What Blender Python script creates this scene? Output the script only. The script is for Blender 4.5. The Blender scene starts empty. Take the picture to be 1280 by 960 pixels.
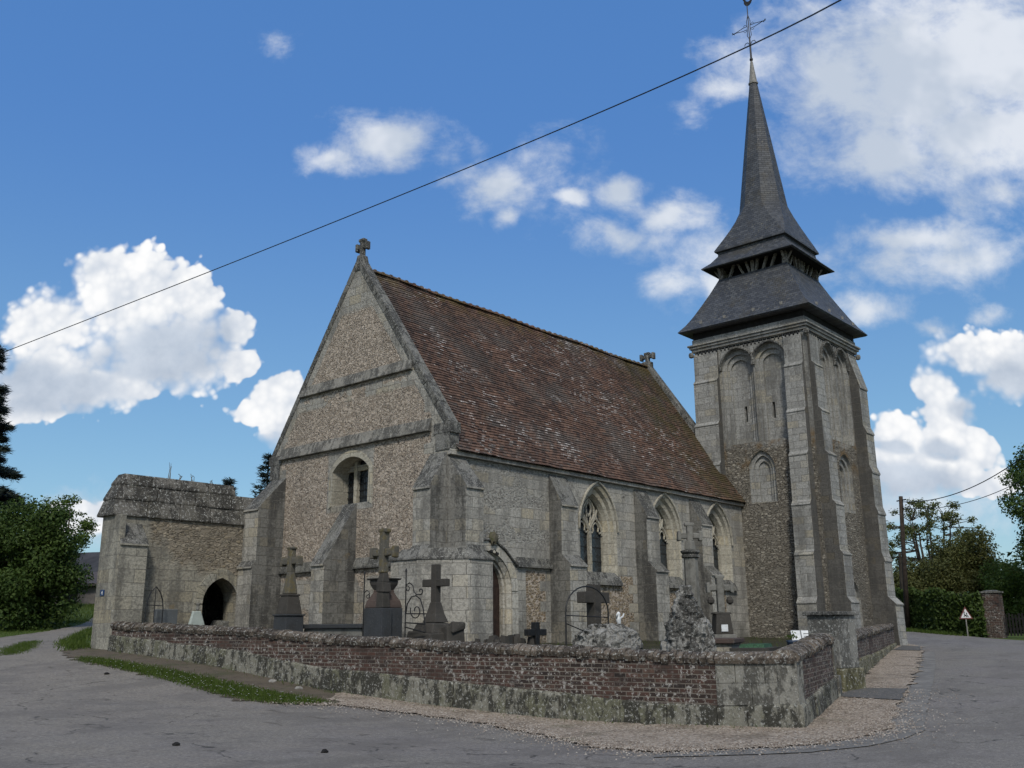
import bpy, bmesh, math, random
import numpy as np
from mathutils import Vector, Matrix
from mathutils.geometry import tessellate_polygon
R = math.radians
PI = math.pi
EYE = 1.6                       # all layout heights below are measured from eye level; EYE lifts them
SC = bpy.context.scene
COL = SC.collection
rng = random.Random(7)

# ------------------------------------------------------------------ terrain
CP = [(-17.6,-17.8,-1.6),(-8.75,-10,-1.62),(-12.5,-5.1,-1.42),(-5.2,-14.5,-1.64),(-5.11,7.3,-.56),(-4.43,2.4,-.97),(-4.07,-.23,-1.30),(-3.77,-2.4,-1.47),(-3.17,-6.8,-1.68),(-2.64,-10.7,-1.62),(1.0,-9.73,-1.41),(3.85,-9,-1.33),(12.5,-6.35,-1.05),(20.3,-4,-.85),(32.5,.4,-.40),(31.5,-4.5,-.66),(45,8,-.2),(30,-14,-.85),(10,-20,-1.5),(0,-22,-1.65),(-7,12,-.5),(-6,20,-.1),(-2,20.5,.05),(2,27,.45),(6,33,1.3),(11,45,1.55),(-8,7.1,-.78),(-20,10,-.9),(-25,-5,-1.4),(-15,30,.3),(18,12,0.1),
(150,0,.5),(106,106,1.5),(0,150,4),(-106,106,3),(-150,0,1),(-106,-106,-2),(0,-150,-3),(106,-106,-1)]
_P = np.array(CP)
def _U(r2): return np.where(r2 > 1e-9, r2*np.log(r2+1e-12)*.5, 0)
_n = len(_P)
_A = np.zeros((_n+3, _n+3))
_A[:_n,:_n] = _U(((_P[:,None,:2]-_P[None,:,:2])**2).sum(-1)) + np.eye(_n)*.3
_A[:_n,_n] = 1; _A[:_n,_n+1:] = _P[:,:2]; _A[_n,:_n] = 1; _A[_n+1:,:_n] = _P[:,:2].T
_wt = np.linalg.solve(_A, np.r_[_P[:,2],0,0,0])
def gh(x, y):
    r = math.hypot(x, y)
    if r > 150: x *= 150/r; y *= 150/r
    d = (_P[:,0]-x)**2 + (_P[:,1]-y)**2
    return float(_U(d)@_wt[:_n] + _wt[_n] + _wt[_n+1]*x + _wt[_n+2]*y)
def yard(y): return -.7 + .025*(y+9)

# ------------------------------------------------------------------ mesh helper
class MB:
    def __init__(s): s.v=[]; s.f=[]; s.m=[]
    def face(s, pts, m=0):
        i=len(s.v); s.v.extend([tuple(p) for p in pts]); s.f.append(tuple(range(i,i+len(pts)))); s.m.append(m)
    def box(s, x0,x1,y0,y1,z0,z1, m=0):
        i=len(s.v)
        s.v += [(x0,y0,z0),(x1,y0,z0),(x1,y1,z0),(x0,y1,z0),(x0,y0,z1),(x1,y0,z1),(x1,y1,z1),(x0,y1,z1)]
        for f in ((0,3,2,1),(4,5,6,7),(0,1,5,4),(1,2,6,5),(2,3,7,6),(3,0,4,7)):
            s.f.append(tuple(i+k for k in f)); s.m.append(m)
    def hexa(s, b, t, m=0):          # bottom quad (ccw from above), top quad
        i=len(s.v); s.v += [tuple(p) for p in b]+[tuple(p) for p in t]
        for f in ((3,2,1,0),(4,5,6,7),(0,1,5,4),(1,2,6,5),(2,3,7,6),(3,0,4,7)):
            s.f.append(tuple(i+k for k in f)); s.m.append(m)
    def prism(s, poly, z0, z1, m=0, mside=None):       # poly ccw in xy; z0/z1 numbers
        n=len(poly); i=len(s.v)
        s.v += [(p[0],p[1],z0) for p in poly]+[(p[0],p[1],z1) for p in poly]
        s.f.append(tuple(i+k for k in reversed(range(n)))); s.m.append(m)
        s.f.append(tuple(i+n+k for k in range(n))); s.m.append(m)
        for k in range(n):
            s.f.append((i+k,i+(k+1)%n,i+n+(k+1)%n,i+n+k)); s.m.append(m if mside is None else mside)
    def extr(s, poly3, d, m=0):      # planar 3D polygon extruded along vector d
        n=len(poly3); i=len(s.v); d=Vector(d)
        s.v += [tuple(p) for p in poly3]+[tuple(Vector(p)+d) for p in poly3]
        s.f.append(tuple(i+k for k in range(n))); s.m.append(m)
        s.f.append(tuple(i+n+k for k in reversed(range(n)))); s.m.append(m)
        for k in range(n):
            s.f.append((i+k,i+n+k,i+n+(k+1)%n,i+(k+1)%n)); s.m.append(m)
    def tube(s, pts, r, n=6, m=0, closed=False, cap=True):
        P=[Vector(p) for p in pts]; N=len(P); i0=len(s.v)
        rr = r if isinstance(r,(list,tuple)) else [r]*N
        up=None
        for k in range(N):
            a=P[(k-1)%N] if (closed or k>0) else P[k]; b=P[(k+1)%N] if (closed or k<N-1) else P[k]
            t=(b-a); t = t.normalized() if t.length>1e-9 else Vector((0,0,1))
            if up is None:
                up = Vector((0,0,1)) if abs(t.z)<.9 else Vector((1,0,0))
            u=(up-t*up.dot(t))
            u = u.normalized() if u.length>1e-6 else t.orthogonal().normalized()
            up=u; w=t.cross(u)
            for q in range(n):
                a_=2*PI*q/n; s.v.append(tuple(P[k]+u*(math.cos(a_)*rr[k])+w*(math.sin(a_)*rr[k])))
        for k in range(N if closed else N-1):
            for q in range(n):
                A=i0+k*n; B=i0+((k+1)%N)*n
                s.f.append((A+q,A+(q+1)%n,B+(q+1)%n,B+q)); s.m.append(m)
        if cap and not closed:
            s.f.append(tuple(i0+q for q in reversed(range(n)))); s.m.append(m)
            s.f.append(tuple(i0+(N-1)*n+q for q in range(n))); s.m.append(m)
    def ring(s, loops, m=0, cap=True):    # loops: list of equal-length closed vertex loops
        n=len(loops[0]); i0=len(s.v)
        for L in loops: s.v += [tuple(p) for p in L]
        for k in range(len(loops)-1):
            for q in range(n):
                A=i0+k*n; B=A+n
                s.f.append((A+q,A+(q+1)%n,B+(q+1)%n,B+q)); s.m.append(m)
        if cap:
            s.f.append(tuple(i0+q for q in reversed(range(n)))); s.m.append(m)
            s.f.append(tuple(i0+(len(loops)-1)*n+q for q in range(n))); s.m.append(m)
    def lathe(s, prof, c, n=16, m=0):
        s.ring([[(c[0]+r*math.cos(2*PI*q/n), c[1]+r*math.sin(2*PI*q/n), z) for q in range(n)] for r,z in prof], m)
    def jitter(s, a, sc=1.0, seed=0):
        g=random.Random(seed)
        cache={}
        for i,v in enumerate(s.v):
            k=(round(v[0],3),round(v[1],3),round(v[2],3))
            if k not in cache: cache[k]=(g.uniform(-a,a),g.uniform(-a,a),g.uniform(-a,a)*sc)
            j=cache[k]; s.v[i]=(v[0]+j[0],v[1]+j[1],v[2]+j[2])
    def build(s, name, mats, parent=None, base=None, smooth=False, bevel=0, fix=True):
        me=bpy.data.meshes.new(name)
        o=bpy.data.objects.new(name, me); COL.objects.link(o)
        b=Vector((0,0,0))
        if parent is not None:
            q=parent
            while q is not None: b=b+q.location; q=q.parent
            o.parent=parent
        elif base is not None:
            b=Vector((base[0],base[1],base[2]+EYE)); o.location=b
        vs=[(x-b.x,y-b.y,z+EYE-b.z) for x,y,z in s.v]
        me.from_pydata(vs,[],s.f)
        if not isinstance(mats,(list,tuple)): mats=[mats]
        for m in mats: me.materials.append(m)
        if len(mats)>1: me.polygons.foreach_set('material_index', s.m)
        if fix or bevel:
            bm=bmesh.new(); bm.from_mesh(me)
            bmesh.ops.remove_doubles(bm, verts=bm.verts, dist=1e-5)
            if fix: bmesh.ops.recalc_face_normals(bm, faces=bm.faces)
            bm.to_mesh(me); bm.free()
        if smooth: me.polygons.foreach_set('use_smooth',[True]*len(me.polygons))
        if bevel:
            md=o.modifiers.new('bevel','BEVEL'); md.width=bevel; md.segments=2; md.limit_method='ANGLE'; md.angle_limit=R(40)
        me.update()
        return o

def thing(name, label, cat, loc, group=None):
    o=bpy.data.objects.new(name,None); COL.objects.link(o)
    o.location=(loc[0],loc[1],loc[2]+EYE); o.empty_display_size=.2
    return tag(o,label,cat,group)
def tag(o, label=None, cat=None, group=None, kind=None):
    if label: o['label']=label
    if cat: o['category']=cat
    if group: o['group']=group
    if kind: o['kind']=kind
    return o

# ------------------------------------------------------------------ materials
class NT:
    def __init__(s, name):
        s.mat=bpy.data.materials.new(name); s.mat.use_nodes=True
        s.t=s.mat.node_tree; s.t.nodes.clear()
        s.out=s.t.nodes.new('ShaderNodeOutputMaterial')
        s.b=s.t.nodes.new('ShaderNodeBsdfPrincipled'); s.t.links.new(s.b.outputs[0], s.out.inputs[0])
        s.b.inputs['Roughness'].default_value=.9
        s.b.inputs['Specular IOR Level'].default_value=.25
    def set(s, node, key, val):
        inp=node.inputs[key]
        if hasattr(val,'is_output') or isinstance(val,bpy.types.NodeSocket): s.t.links.new(val,inp)
        else:
            if inp.type=='RGBA' and len(val)==3: val=(*val,1)
            inp.default_value=val
    def node(s, typ, ins=None, **attr):
        n=s.t.nodes.new(typ)
        for k,v in attr.items(): setattr(n,k,v)
        for k,v in (ins or {}).items(): s.set(n,k,v)
        return n
    def math(s, op, a, b=0, c=None, clamp=False):
        n=s.node('ShaderNodeMath',operation=op,use_clamp=clamp); s.set(n,0,a); s.set(n,1,b)
        if c is not None: s.set(n,2,c)
        return n.outputs[0]
    def mix(s, f, a, b, blend='MIX'):
        n=s.node('ShaderNodeMix',data_type='RGBA',blend_type=blend)
        s.set(n,0,f); s.set(n,6,a); s.set(n,7,b); return n.outputs[2]
    def mixf(s, f, a, b):
        n=s.node('ShaderNodeMix',data_type='FLOAT'); s.set(n,0,f); s.set(n,2,a); s.set(n,3,b); return n.outputs[0]
    def pos(s): return s.node('ShaderNodeNewGeometry').outputs['Position']
    def obj(s): return s.node('ShaderNodeTexCoord').outputs['Object']
    def sep(s, v): return s.node('ShaderNodeSeparateXYZ',{0:v}).outputs
    def comb(s, x,y,z=0):
        return s.node('ShaderNodeCombineXYZ',{0:x,1:y,2:z}).outputs[0]
    def scale(s, v, k):
        return s.node('ShaderNodeVectorMath',{0:v,1:k if isinstance(k,tuple) else (k,k,k)},operation='MULTIPLY').outputs[0]
    def noise(s, v, sc, det=4, rough=.55, dist=0):
        n=s.node('ShaderNodeTexNoise',{'Vector':v,'Scale':sc,'Detail':det,'Roughness':rough,'Distortion':dist}); return n.outputs[0]
    def ncol(s, v, sc, det=3):
        n=s.node('ShaderNodeTexNoise',{'Vector':v,'Scale':sc,'Detail':det}); return n.outputs[1]
    def vor(s, v, sc, feature='F1', rnd=1.0):
        n=s.node('ShaderNodeTexVoronoi',{'Vector':v,'Scale':sc,'Randomness':rnd},feature=feature); return n.outputs
    def ramp(s, f, stops, interp='LINEAR'):
        n=s.node('ShaderNodeValToRGB',{0:f}); r=n.color_ramp; r.interpolation=interp
        while len(r.elements)<len(stops): r.elements.new(.5)
        for e,(p,c) in zip(r.elements,stops):
            e.position=p; e.color=(c,c,c,1) if isinstance(c,(int,float)) else (*c,1)
        return n.outputs[0]
    def step(s, f, a, b):            # smooth 0..1 between a and b
        n=s.node('ShaderNodeMapRange',{0:f,1:a,2:b,3:0.0,4:1.0},interpolation_type='SMOOTHSTEP'); return n.outputs[0]
    def bump(s, hgt, strength=.5, dist=.02, normal=None):
        n=s.node('ShaderNodeBump',{'Strength':strength,'Distance':dist,'Height':hgt})
        if normal is not None: s.set(n,'Normal',normal)
        return n.outputs[0]
    def wall(s, p=None):             # (along, up) coordinates on an upright wall, whichever way it faces
        g=s.node('ShaderNodeNewGeometry'); P=g.outputs['Position'] if p is None else p
        x,y,z=s.sep(P); nx,ny,nz=s.sep(g.outputs['True Normal'])
        f=s.math('GREATER_THAN', s.math('ABSOLUTE',nx), s.math('ABSOLUTE',ny))
        a=s.mixf(f,x,y)
        return s.comb(a,z,0), a, z
    def brick(s, v, w, h, mortar=.01, smooth=.3, off=.5):
        n=s.node('ShaderNodeTexBrick',{'Vector':v,'Scale':1.0,'Mortar Size':mortar,'Mortar Smooth':smooth,'Bias':0.0,'Brick Width':w,'Row Height':h,'Color1':(0,0,0),'Color2':(1,1,1),'Mortar':(.5,.5,.5)},offset=off,offset_frequency=2)
        return n.outputs[0], n.outputs[1]      # random per brick, mortar mask
    def done(s, color, normal=None, rough=None, spec=None):
        s.set(s.b,'Base Color',color)
        if normal is not None: s.set(s.b,'Normal',normal)
        if rough is not None: s.set(s.b,'Roughness',rough)
        if spec is not None: s.b.inputs['Specular IOR Level'].default_value=spec
        return s.mat

def ashlar_nodes(n, P, tone=(.345,.330,.29), bw=.55, bh=.29, stain=.5, lichen=.5):
    v,a,z=n.wall(P)
    wob=n.noise(P,1.3,2); v2=n.node('ShaderNodeVectorMath',{0:v,1:n.comb(n.math('MULTIPLY',wob,.05),n.math('MULTIPLY',n.noise(P,.9,1),.07))},operation='ADD').outputs[0]
    r,mo=n.brick(v2,bw,bh,.007,.5)
    dk=tuple(c*.84 for c in tone); lt=tuple(min(1,c*1.14) for c in tone); warm=(tone[0]*1.08,tone[1]*1.0,tone[2]*.84)
    c=n.ramp(r,[(0,dk),(.35,tone),(.7,lt),(1,warm)])
    fine=n.noise(P,14,6,.65)
    c=n.mix(n.math('MULTIPLY',n.step(fine,.40,.66),.62),c,tuple(k*.50 for k in tone))
    pk=n.math('MULTIPLY',n.step(n.noise(P,26,4,.75),.58,.65),.75); c=n.mix(pk,c,tuple(k*.32 for k in tone))
    pw=n.math('MULTIPLY',n.step(n.noise(P,21,4,.75),.58,.66),.55); c=n.mix(pw,c,tuple(min(.6,k*1.7) for k in tone))
    # grey-black weathering: clouds and vertical runs
    big=n.noise(n.scale(P,(1,1,.5)),.9,5,.62)
    run=n.noise(n.scale(P,(2.2,2.2,.22)),1.3,4,.6)
    st=n.math('MULTIPLY',n.step(n.math('ADD',n.math('ADD',n.math('MULTIPLY',big,.5),n.math('MULTIPLY',run,.4)),n.math('MULTIPLY',n.noise(P,7,4,.7),.2)),.50,.64),stain)
    c=n.mix(st,c,(.062,.060,.055))
    li=n.math('MULTIPLY',n.step(n.noise(P,26,4,.7),.60,.68),n.math('MULTIPLY',n.step(big,.42,.62),lichen))
    c=n.mix(li,c,(.42,.42,.39))
    oc=n.math('MULTIPLY',n.step(n.noise(P,2.1,5,.7),.64,.72),lichen*.55)
    c=n.mix(oc,c,(.22,.15,.055))
    c=n.mix(n.math('MULTIPLY',mo,.8),c,n.mix(n.step(big,.35,.6),(.055,.052,.046),(.20,.19,.165)))
    hgt=n.math('SUBTRACT',n.math('ADD',n.math('MULTIPLY',fine,.9),n.math('MULTIPLY',r,.25)),mo)
    return c,hgt
def rubble_nodes(n, P, cols, sc=5.5, mort=(.40,.34,.275), stain=.4, dark=(.06,.057,.05), jm=.07, sq=(1,1,1.45)):
    q=n.scale(P,sq)
    q=n.node('ShaderNodeVectorMath',{0:q,1:n.scale(n.ncol(P,5,2),.13)},operation='ADD').outputs[0]
    o=n.vor(q,sc); e=n.vor(q,sc,'DISTANCE_TO_EDGE')[0]
    rx=n.sep(o[1])[0]; ry=n.sep(o[1])[1]
    k=len(cols)-1
    c=n.ramp(rx,[(i/k,cc) for i,cc in enumerate(cols)])
    c=n.mix(n.math('MULTIPLY',n.step(n.noise(P,17,5,.7),.4,.72),.5),c,tuple(x*.5 for x in cols[0]))
    jt=n.step(e,jm*1.7,jm*.4)
    present=n.step(ry,.12,.25)          # some stones lie under the mortar
    c=n.mix(n.math('SUBTRACT',1.0,n.math('MULTIPLY',n.math('SUBTRACT',1.0,jt),present)),c,mort)
    pits=n.math('MULTIPLY',n.step(n.noise(q,13,3,.6),.59,.66),.85)
    c=n.mix(pits,c,tuple(x*.22 for x in mort))
    wh=n.math('MULTIPLY',n.step(n.noise(q,19,3,.6),.62,.68),.7); c=n.mix(wh,c,tuple(min(.7,x*1.45) for x in cols[2]))
    big=n.noise(n.scale(P,(1,1,.6)),.7,5,.6)
    c=n.mix(n.math('MULTIPLY',n.step(big,.5,.68),stain),c,dark)
    hgt=n.math('SUBTRACT',n.math('SUBTRACT',n.math('MULTIPLY',n.math('MULTIPLY',n.step(e,0.0,.16),present),1.0),n.math('MULTIPLY',pits,.9)),n.math('MULTIPLY',n.noise(P,30,3),.35))
    return c,hgt
FLINT=[(.23,.195,.16),(.43,.36,.285),(.51,.44,.36),(.31,.25,.19),(.46,.40,.325)]
OCHRE=[(.10,.085,.065),(.26,.19,.11),(.18,.145,.10),(.33,.26,.16),(.13,.105,.08)]
DARKR=[(.12,.11,.095),(.26,.235,.19),(.18,.162,.132),(.37,.34,.28),(.15,.132,.107)]

def box_mask(n, v, lo, hi, soft):
    return n.math('MULTIPLY', n.step(v,lo-soft,lo+soft), n.step(v,hi+soft,hi-soft))

def M_ashlar(name, **k):
    n=NT(name); P=n.pos(); c,h=ashlar_nodes(n,P,**k)
    return n.done(c,n.bump(h,.8,.028))
def M_gable():
    n=NT('gable_masonry'); P=n.pos(); x,y,z=n.sep(P)
    ca,ha=ashlar_nodes(n,P,stain=.45); cr,hr=rubble_nodes(n,P,FLINT,11.5,stain=.25)
    z_=n.math('SUBTRACT',z,EYE)
    # quoins: toothed band at both corners, plus ashlar along the raking copings and round the window
    tooth=n.math('MULTIPLY',n.math('GREATER_THAN',n.math('FRACT',n.math('MULTIPLY',z,1.7)),.5),.28)
    m=n.step(y,n.math('ADD',tooth,.60),n.math('ADD',tooth,.66))
    m=n.math('MULTIPLY',m,n.step(y,n.math('SUBTRACT',7.55,tooth),n.math('SUBTRACT',7.49,tooth)))
    half=n.math('MULTIPLY',n.math('SUBTRACT',11.0,z_),.70)     # half width of the gable at this height
    m=n.math('MULTIPLY',m,n.step(n.math('SUBTRACT',half,n.math('ABSOLUTE',n.math('SUBTRACT',y,4.0))),.32,.42))
    m=n.math('MULTIPLY',m,n.step(z_,9.55,9.3))
    ring=n.math('MULTIPLY',box_mask(n,y,3.0,5.1,.04),box_mask(n,z_,3.3,5.1,.05))
    m=n.math('MULTIPLY',m,n.math('SUBTRACT',1.0,ring))
    band=n.math('MULTIPLY',box_mask(n,z_,6.62,6.98,.06),n.step(n.noise(P,1.6,3),.42,.50))
    m=n.math('MULTIPLY',m,n.math('SUBTRACT',1.0,band))
    low=n.math('MULTIPLY',n.step(z_,1.45,1.35),n.step(n.noise(P,1.1,3),.36,.46))
    m=n.math('MULTIPLY',m,n.math('SUBTRACT',1.0,n.math('MULTIPLY',low,.9)))
    return n.done(n.mix(m,ca,cr), n.bump(n.mixf(m,ha,hr),.9,.05))
def M_nave():
    n=NT('nave_masonry'); P=n.pos(); x,y,z=n.sep(P); z_=n.math('SUBTRACT',z,EYE)
    ca,ha=ashlar_nodes(n,P,stain=.45,lichen=.4); cr,hr=rubble_nodes(n,P,OCHRE,9.5,stain=.15); cf,hf=rubble_nodes(n,P,[(.16,.15,.135),(.30,.285,.25),(.37,.355,.315),(.2,.19,.17)],12,mort=(.30,.29,.255),stain=.2)
    # coursed flint bands in the upper west bay, brown rubble under the string course
    nb=n.noise(n.scale(P,(.8,1,.9)),1.5,3)
    up=n.math('MULTIPLY',n.math('MULTIPLY',n.step(z_,1.8,1.9),n.step(x,5.6,5.5)),n.step(n.math('ADD',nb,n.math('MULTIPLY',n.math('SINE',n.math('MULTIPLY',z,6.5)),.10)),.46,.54))
    up2=n.math('MULTIPLY',n.step(z_,3.8,3.9),n.step(n.noise(P,1.3,2),.56,.62))
    c=n.mix(n.math('MAXIMUM',up,up2),ca,cf); h=n.mixf(n.math('MAXIMUM',up,up2),ha,hf)
    lo=n.math('MULTIPLY',n.step(z_,1.56,1.5),n.step(x,3.15,3.2))
    tooth=n.math('MULTIPLY',n.math('GREATER_THAN',n.math('FRACT',n.math('MULTIPLY',z,1.75)),.5),.25)
    for bx in (4.68,9.15,12.65):
        lo=n.math('MULTIPLY',lo,n.step(n.math('ABSOLUTE',n.math('SUBTRACT',x,bx)),n.math('ADD',tooth,.62),n.math('ADD',tooth,.66)))
    lo=n.math('MULTIPLY',lo,n.step(x,14.6,14.5))
    c=n.mix(lo,c,cr); h=n.mixf(lo,h,hr)
    gr=n.math('MULTIPLY',n.step(z_,1.2,-.5),n.step(n.noise(P,1.5,4,.6),.42,.62))
    c=n.mix(n.math('MULTIPLY',gr,.6),c,(.07,.068,.055))
    return n.done(c,n.bump(h,.65,.03))
def M_tower():
    n=NT('tower_masonry'); P=n.pos(); x,y,z=n.sep(P); z_=n.math('SUBTRACT',z,EYE)
    ca,ha=ashlar_nodes(n,P,tone=(.295,.29,.265),bw=.5,bh=.26,stain=.55,lichen=.6); cr,hr=rubble_nodes(n,P,DARKR,8.0,mort=(.165,.15,.122),stain=.25,jm=.075,sq=(.85,.85,1.9))
    nz=n.noise(P,.8,4)
    m=n.step(n.math('ADD',z_,n.math('MULTIPLY',nz,1.2)),7.6,7.25)
    c=n.mix(m,ca,cr); h=n.mixf(m,ha,hr)
    oc=n.math('MULTIPLY',n.math('MULTIPLY',n.step(z_,5.6,6.3),n.step(z_,7.3,6.9)),n.step(n.noise(P,1.2,4,.65),.44,.62))
    c=n.mix(n.math('MULTIPLY',oc,.75),c,(.17,.105,.04))
    # lighter south side courses of flint
    return n.done(c,n.bump(h,.95,.05))
def M_tiles():
    n=NT('clay_roof_tiles'); P=n.pos(); x,y,z=n.sep(P)
    s=n.math('MULTIPLY',z,1.207)
    row=n.math('FLOOR',n.math('MULTIPLY',s,9.1)); 
    u=n.math('ADD',n.math('MULTIPLY',x,5.9),n.math('MULTIPLY',n.math('MODULO',row,2.0),.5))
    cell=n.comb(n.math('FLOOR',u),row,0)
    wn=n.node('ShaderNodeTexWhiteNoise',{0:cell},noise_dimensions='2D'); r=wn.outputs[0]
    r2=n.sep(wn.outputs[1])[1]
    c=n.ramp(r,[(0,(.050,.034,.028)),(.3,(.090,.054,.040)),(.6,(.125,.073,.052)),(.85,(.155,.093,.066)),(1,(.072,.060,.052))])
    grey=n.noise(n.scale(P,(.5,.5,.8)),.9,5,.62)
    c=n.mix(n.math('MULTIPLY',n.step(grey,.46,.64),.65),c,(.098,.088,.078)); c=n.mix(n.math('MULTIPLY',n.step(n.noise(n.scale(P,(1.2,.35,.35)),.8,5,.65),.52,.66),.55),c,(.045,.034,.028))
    pat=n.noise(P,1.6,4,.6)
    lich=n.math('MULTIPLY',n.step(r2,.62,.78),n.step(n.math('ADD',n.math('MULTIPLY',pat,.6),n.math('MULTIPLY',n.noise(P,.35,2),.5)),.54,.66))
    edge=n.math('MULTIPLY',n.step(n.math('FRACT',n.math('MULTIPLY',s,9.1)),.62,.25),n.step(n.noise(P,16,2),.42,.52))
    c=n.mix(n.math('MULTIPLY',n.math('MULTIPLY',lich,edge),.95),c,(.50,.47,.44))
    sp=n.step(n.noise(P,24,3,.7),.66,.72)
    c=n.mix(n.math('MULTIPLY',sp,.35),c,(.3,.28,.25))
    # moss: near the ridge and towards the tower
    mz=n.step(n.math('ADD',n.math('MULTIPLY',n.step(x,9.0,16.5),.30),n.math('MULTIPLY',n.noise(P,1.1,5,.65),.9)),.55,.85)
    c=n.mix(n.math('MULTIPLY',mz,.75),c,(.062,.055,.020))
    rz=n.math('MULTIPLY',n.step(z,11.6,12.4),n.step(n.noise(P,2.2,4),.45,.6))
    c=n.mix(n.math('MULTIPLY',rz,.6),c,(.12,.085,.03))
    gap=n.step(n.math('ABSOLUTE',n.math('SUBTRACT',n.math('FRACT',u),.5)),.44,.49)
    c=n.mix(n.math('MULTIPLY',gap,.6),c,(.02,.015,.012))
    h=n.math('ADD',n.math('MULTIPLY',r,.6),n.math('SUBTRACT',n.math('MULTIPLY',n.noise(P,30,3),.4),gap))
    return n.done(c,n.bump(h,.6,.02),rough=.85)
def M_slate(name='spire_slate', moss=0.0):
    n=NT(name); P=n.pos(); v,a,z=n.wall(P)
    r,mo=n.brick(v,.19,.105,.006,.3)
    c=n.ramp(r,[(0,(.030,.034,.041)),(.5,(.046,.051,.060)),(1,(.072,.077,.085))])
    big=n.noise(n.scale(P,(1,1,.6)),1.1,5,.62)
    c=n.mix(n.math('MULTIPLY',n.step(big,.45,.68),.4),c,(.078,.079,.078))
    if moss:
        sp=n.math('MULTIPLY',n.step(n.noise(P,9,4,.7),.56,.66),n.step(n.noise(P,.7,3),.40,.62))
        c=n.mix(n.math('MULTIPLY',sp,moss),c,(.15,.14,.11))
        c=n.mix(n.math('MULTIPLY',n.step(n.noise(P,1.1,6,.72),.50,.64),moss*.65),c,(.056,.050,.037))
    c=n.mix(n.math('MULTIPLY',mo,.7),c,(.012,.012,.013))
    saw=n.math('FRACT',n.math('DIVIDE',z,.105))
    h=n.math('SUBTRACT',n.math('ADD',n.math('MULTIPLY',r,.3),n.math('MULTIPLY',saw,-.6)),mo)
    return n.done(c,n.bump(h,.7,.018),rough=.62,spec=.4)
def M_simple(name, col, rough=.85, var=.35, sc=8, bump=.3, metal=0, spec=.25, alt=None, obj=False):
    n=NT(name); P=n.obj() if obj else n.pos()
    f=n.noise(P,sc,5,.62)
    c=n.mix(n.step(f,.3,.7),tuple(k*(1-var) for k in col),tuple(min(1,k*(1+var*.6)) for k in col))
    if alt: c=n.mix(n.step(n.noise(P,sc*.45,5,.65),.50,.62),c,alt)
    n.b.inputs['Metallic'].default_value=metal
    return n.done(c,n.bump(n.noise(P,sc*3,4),bump,.01),rough,spec)
def M_brickwall():
    n=NT('boundary_brick'); P=n.pos(); v,a,z=n.wall(P)
    # courses follow the sloping wall
    r,mo=n.brick(v,.225,.078,.010,.35)
    c=n.ramp(r,[(0,(.022,.017,.015)),(.3,(.050,.030,.024)),(.55,(.080,.043,.033)),(.8,(.033,.024,.021)),(1,(.100,.060,.045))])
    big=n.noise(P,.9,5,.65)
    c=n.mix(n.math('MULTIPLY',n.step(n.noise(P,7,4,.65),.42,.66),.6),c,(.045,.036,.032))
    wl=n.math('MULTIPLY',n.step(n.noise(P,12,4,.75),.54,.61),n.step(big,.36,.52))
    c=n.mix(n.math('MULTIPLY',wl,.85),c,(.36,.345,.32))
    c=n.mix(n.math('MULTIPLY',mo,.75),c,n.mix(n.step(big,.34,.52),(.06,.053,.045),(.185,.17,.142)))
    h=n.math('SUBTRACT',n.math('ADD',n.math('MULTIPLY',n.noise(P,25,4),.5),n.math('MULTIPLY',r,.35)),mo)
    return n.done(c,n.bump(h,.7,.015))
def M_asphalt():
    n=NT('worn_asphalt'); P=n.pos()
    f=n.noise(P,60,3,.7); big=n.noise(P,.35,6,.6); mid=n.noise(P,2.2,5,.65)
    c=n.mix(n.step(f,.3,.7),(.098,.091,.080),(.285,.264,.232))
    c=n.mix(n.math('MULTIPLY',n.step(big,.42,.62),.55),c,(.185,.168,.160))
    x,y,z=n.sep(P)
    gr=n.step(n.math('ADD',n.math('ADD',n.math('MULTIPLY',y,.035),n.math('MULTIPLY',x,-.03)),n.math('MULTIPLY',n.noise(P,.9,6,.65),1.0)),.35,.85)   # dust and grit up the lane
    c=n.mix(n.math('MULTIPLY',gr,.65),c,n.mix(n.noise(P,1.7,6,.7),(.15,.128,.10),(.30,.272,.225)))
    dk=n.step(n.noise(n.scale(P,(1,1,1)),1.1,5,.7),.60,.72)
    c=n.mix(n.math('MULTIPLY',dk,.30),c,(.05,.047,.044))
    g2=n.noise(P,19,5,.75); c=n.mix(n.math('MULTIPLY',n.step(g2,.42,.60),.55),c,(.085,.080,.074)); c=n.mix(n.math('MULTIPLY',n.step(n.noise(P,14,5,.8),.55,.64),.5),c,(.33,.31,.28))
    pt=n.step(n.noise(n.scale(P,(.5,1,1)),.8,6,.7),.47,.60); c=n.mix(n.math('MULTIPLY',pt,.55),c,(.115,.105,.094))
    bk=n.step(n.noise(n.scale(P,(1,.45,1)),2.6,6,.75),.58,.66); c=n.mix(n.math('MULTIPLY',bk,.7),c,(.075,.066,.056))
    sp=n.step(n.vor(P,55)[0],.16,.06)
    c=n.mix(n.math('MULTIPLY',sp,.35),c,(.22,.21,.2))
    crk=n.math('MULTIPLY',n.step(n.vor(n.node('ShaderNodeVectorMath',{0:P,1:n.scale(n.ncol(P,1.2,4),1.1)},operation='ADD').outputs[0],.34,'DISTANCE_TO_EDGE')[0],.010,.003),n.step(mid,.47,.58))
    c=n.mix(n.math('MULTIPLY',crk,.75),c,(.03,.028,.026))
    h=n.math('SUBTRACT',n.math('ADD',f,n.math('MULTIPLY',n.noise(P,18,3),.5)),crk)
    return n.done(c,n.bump(h,.5,.008),rough=.85)
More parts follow.
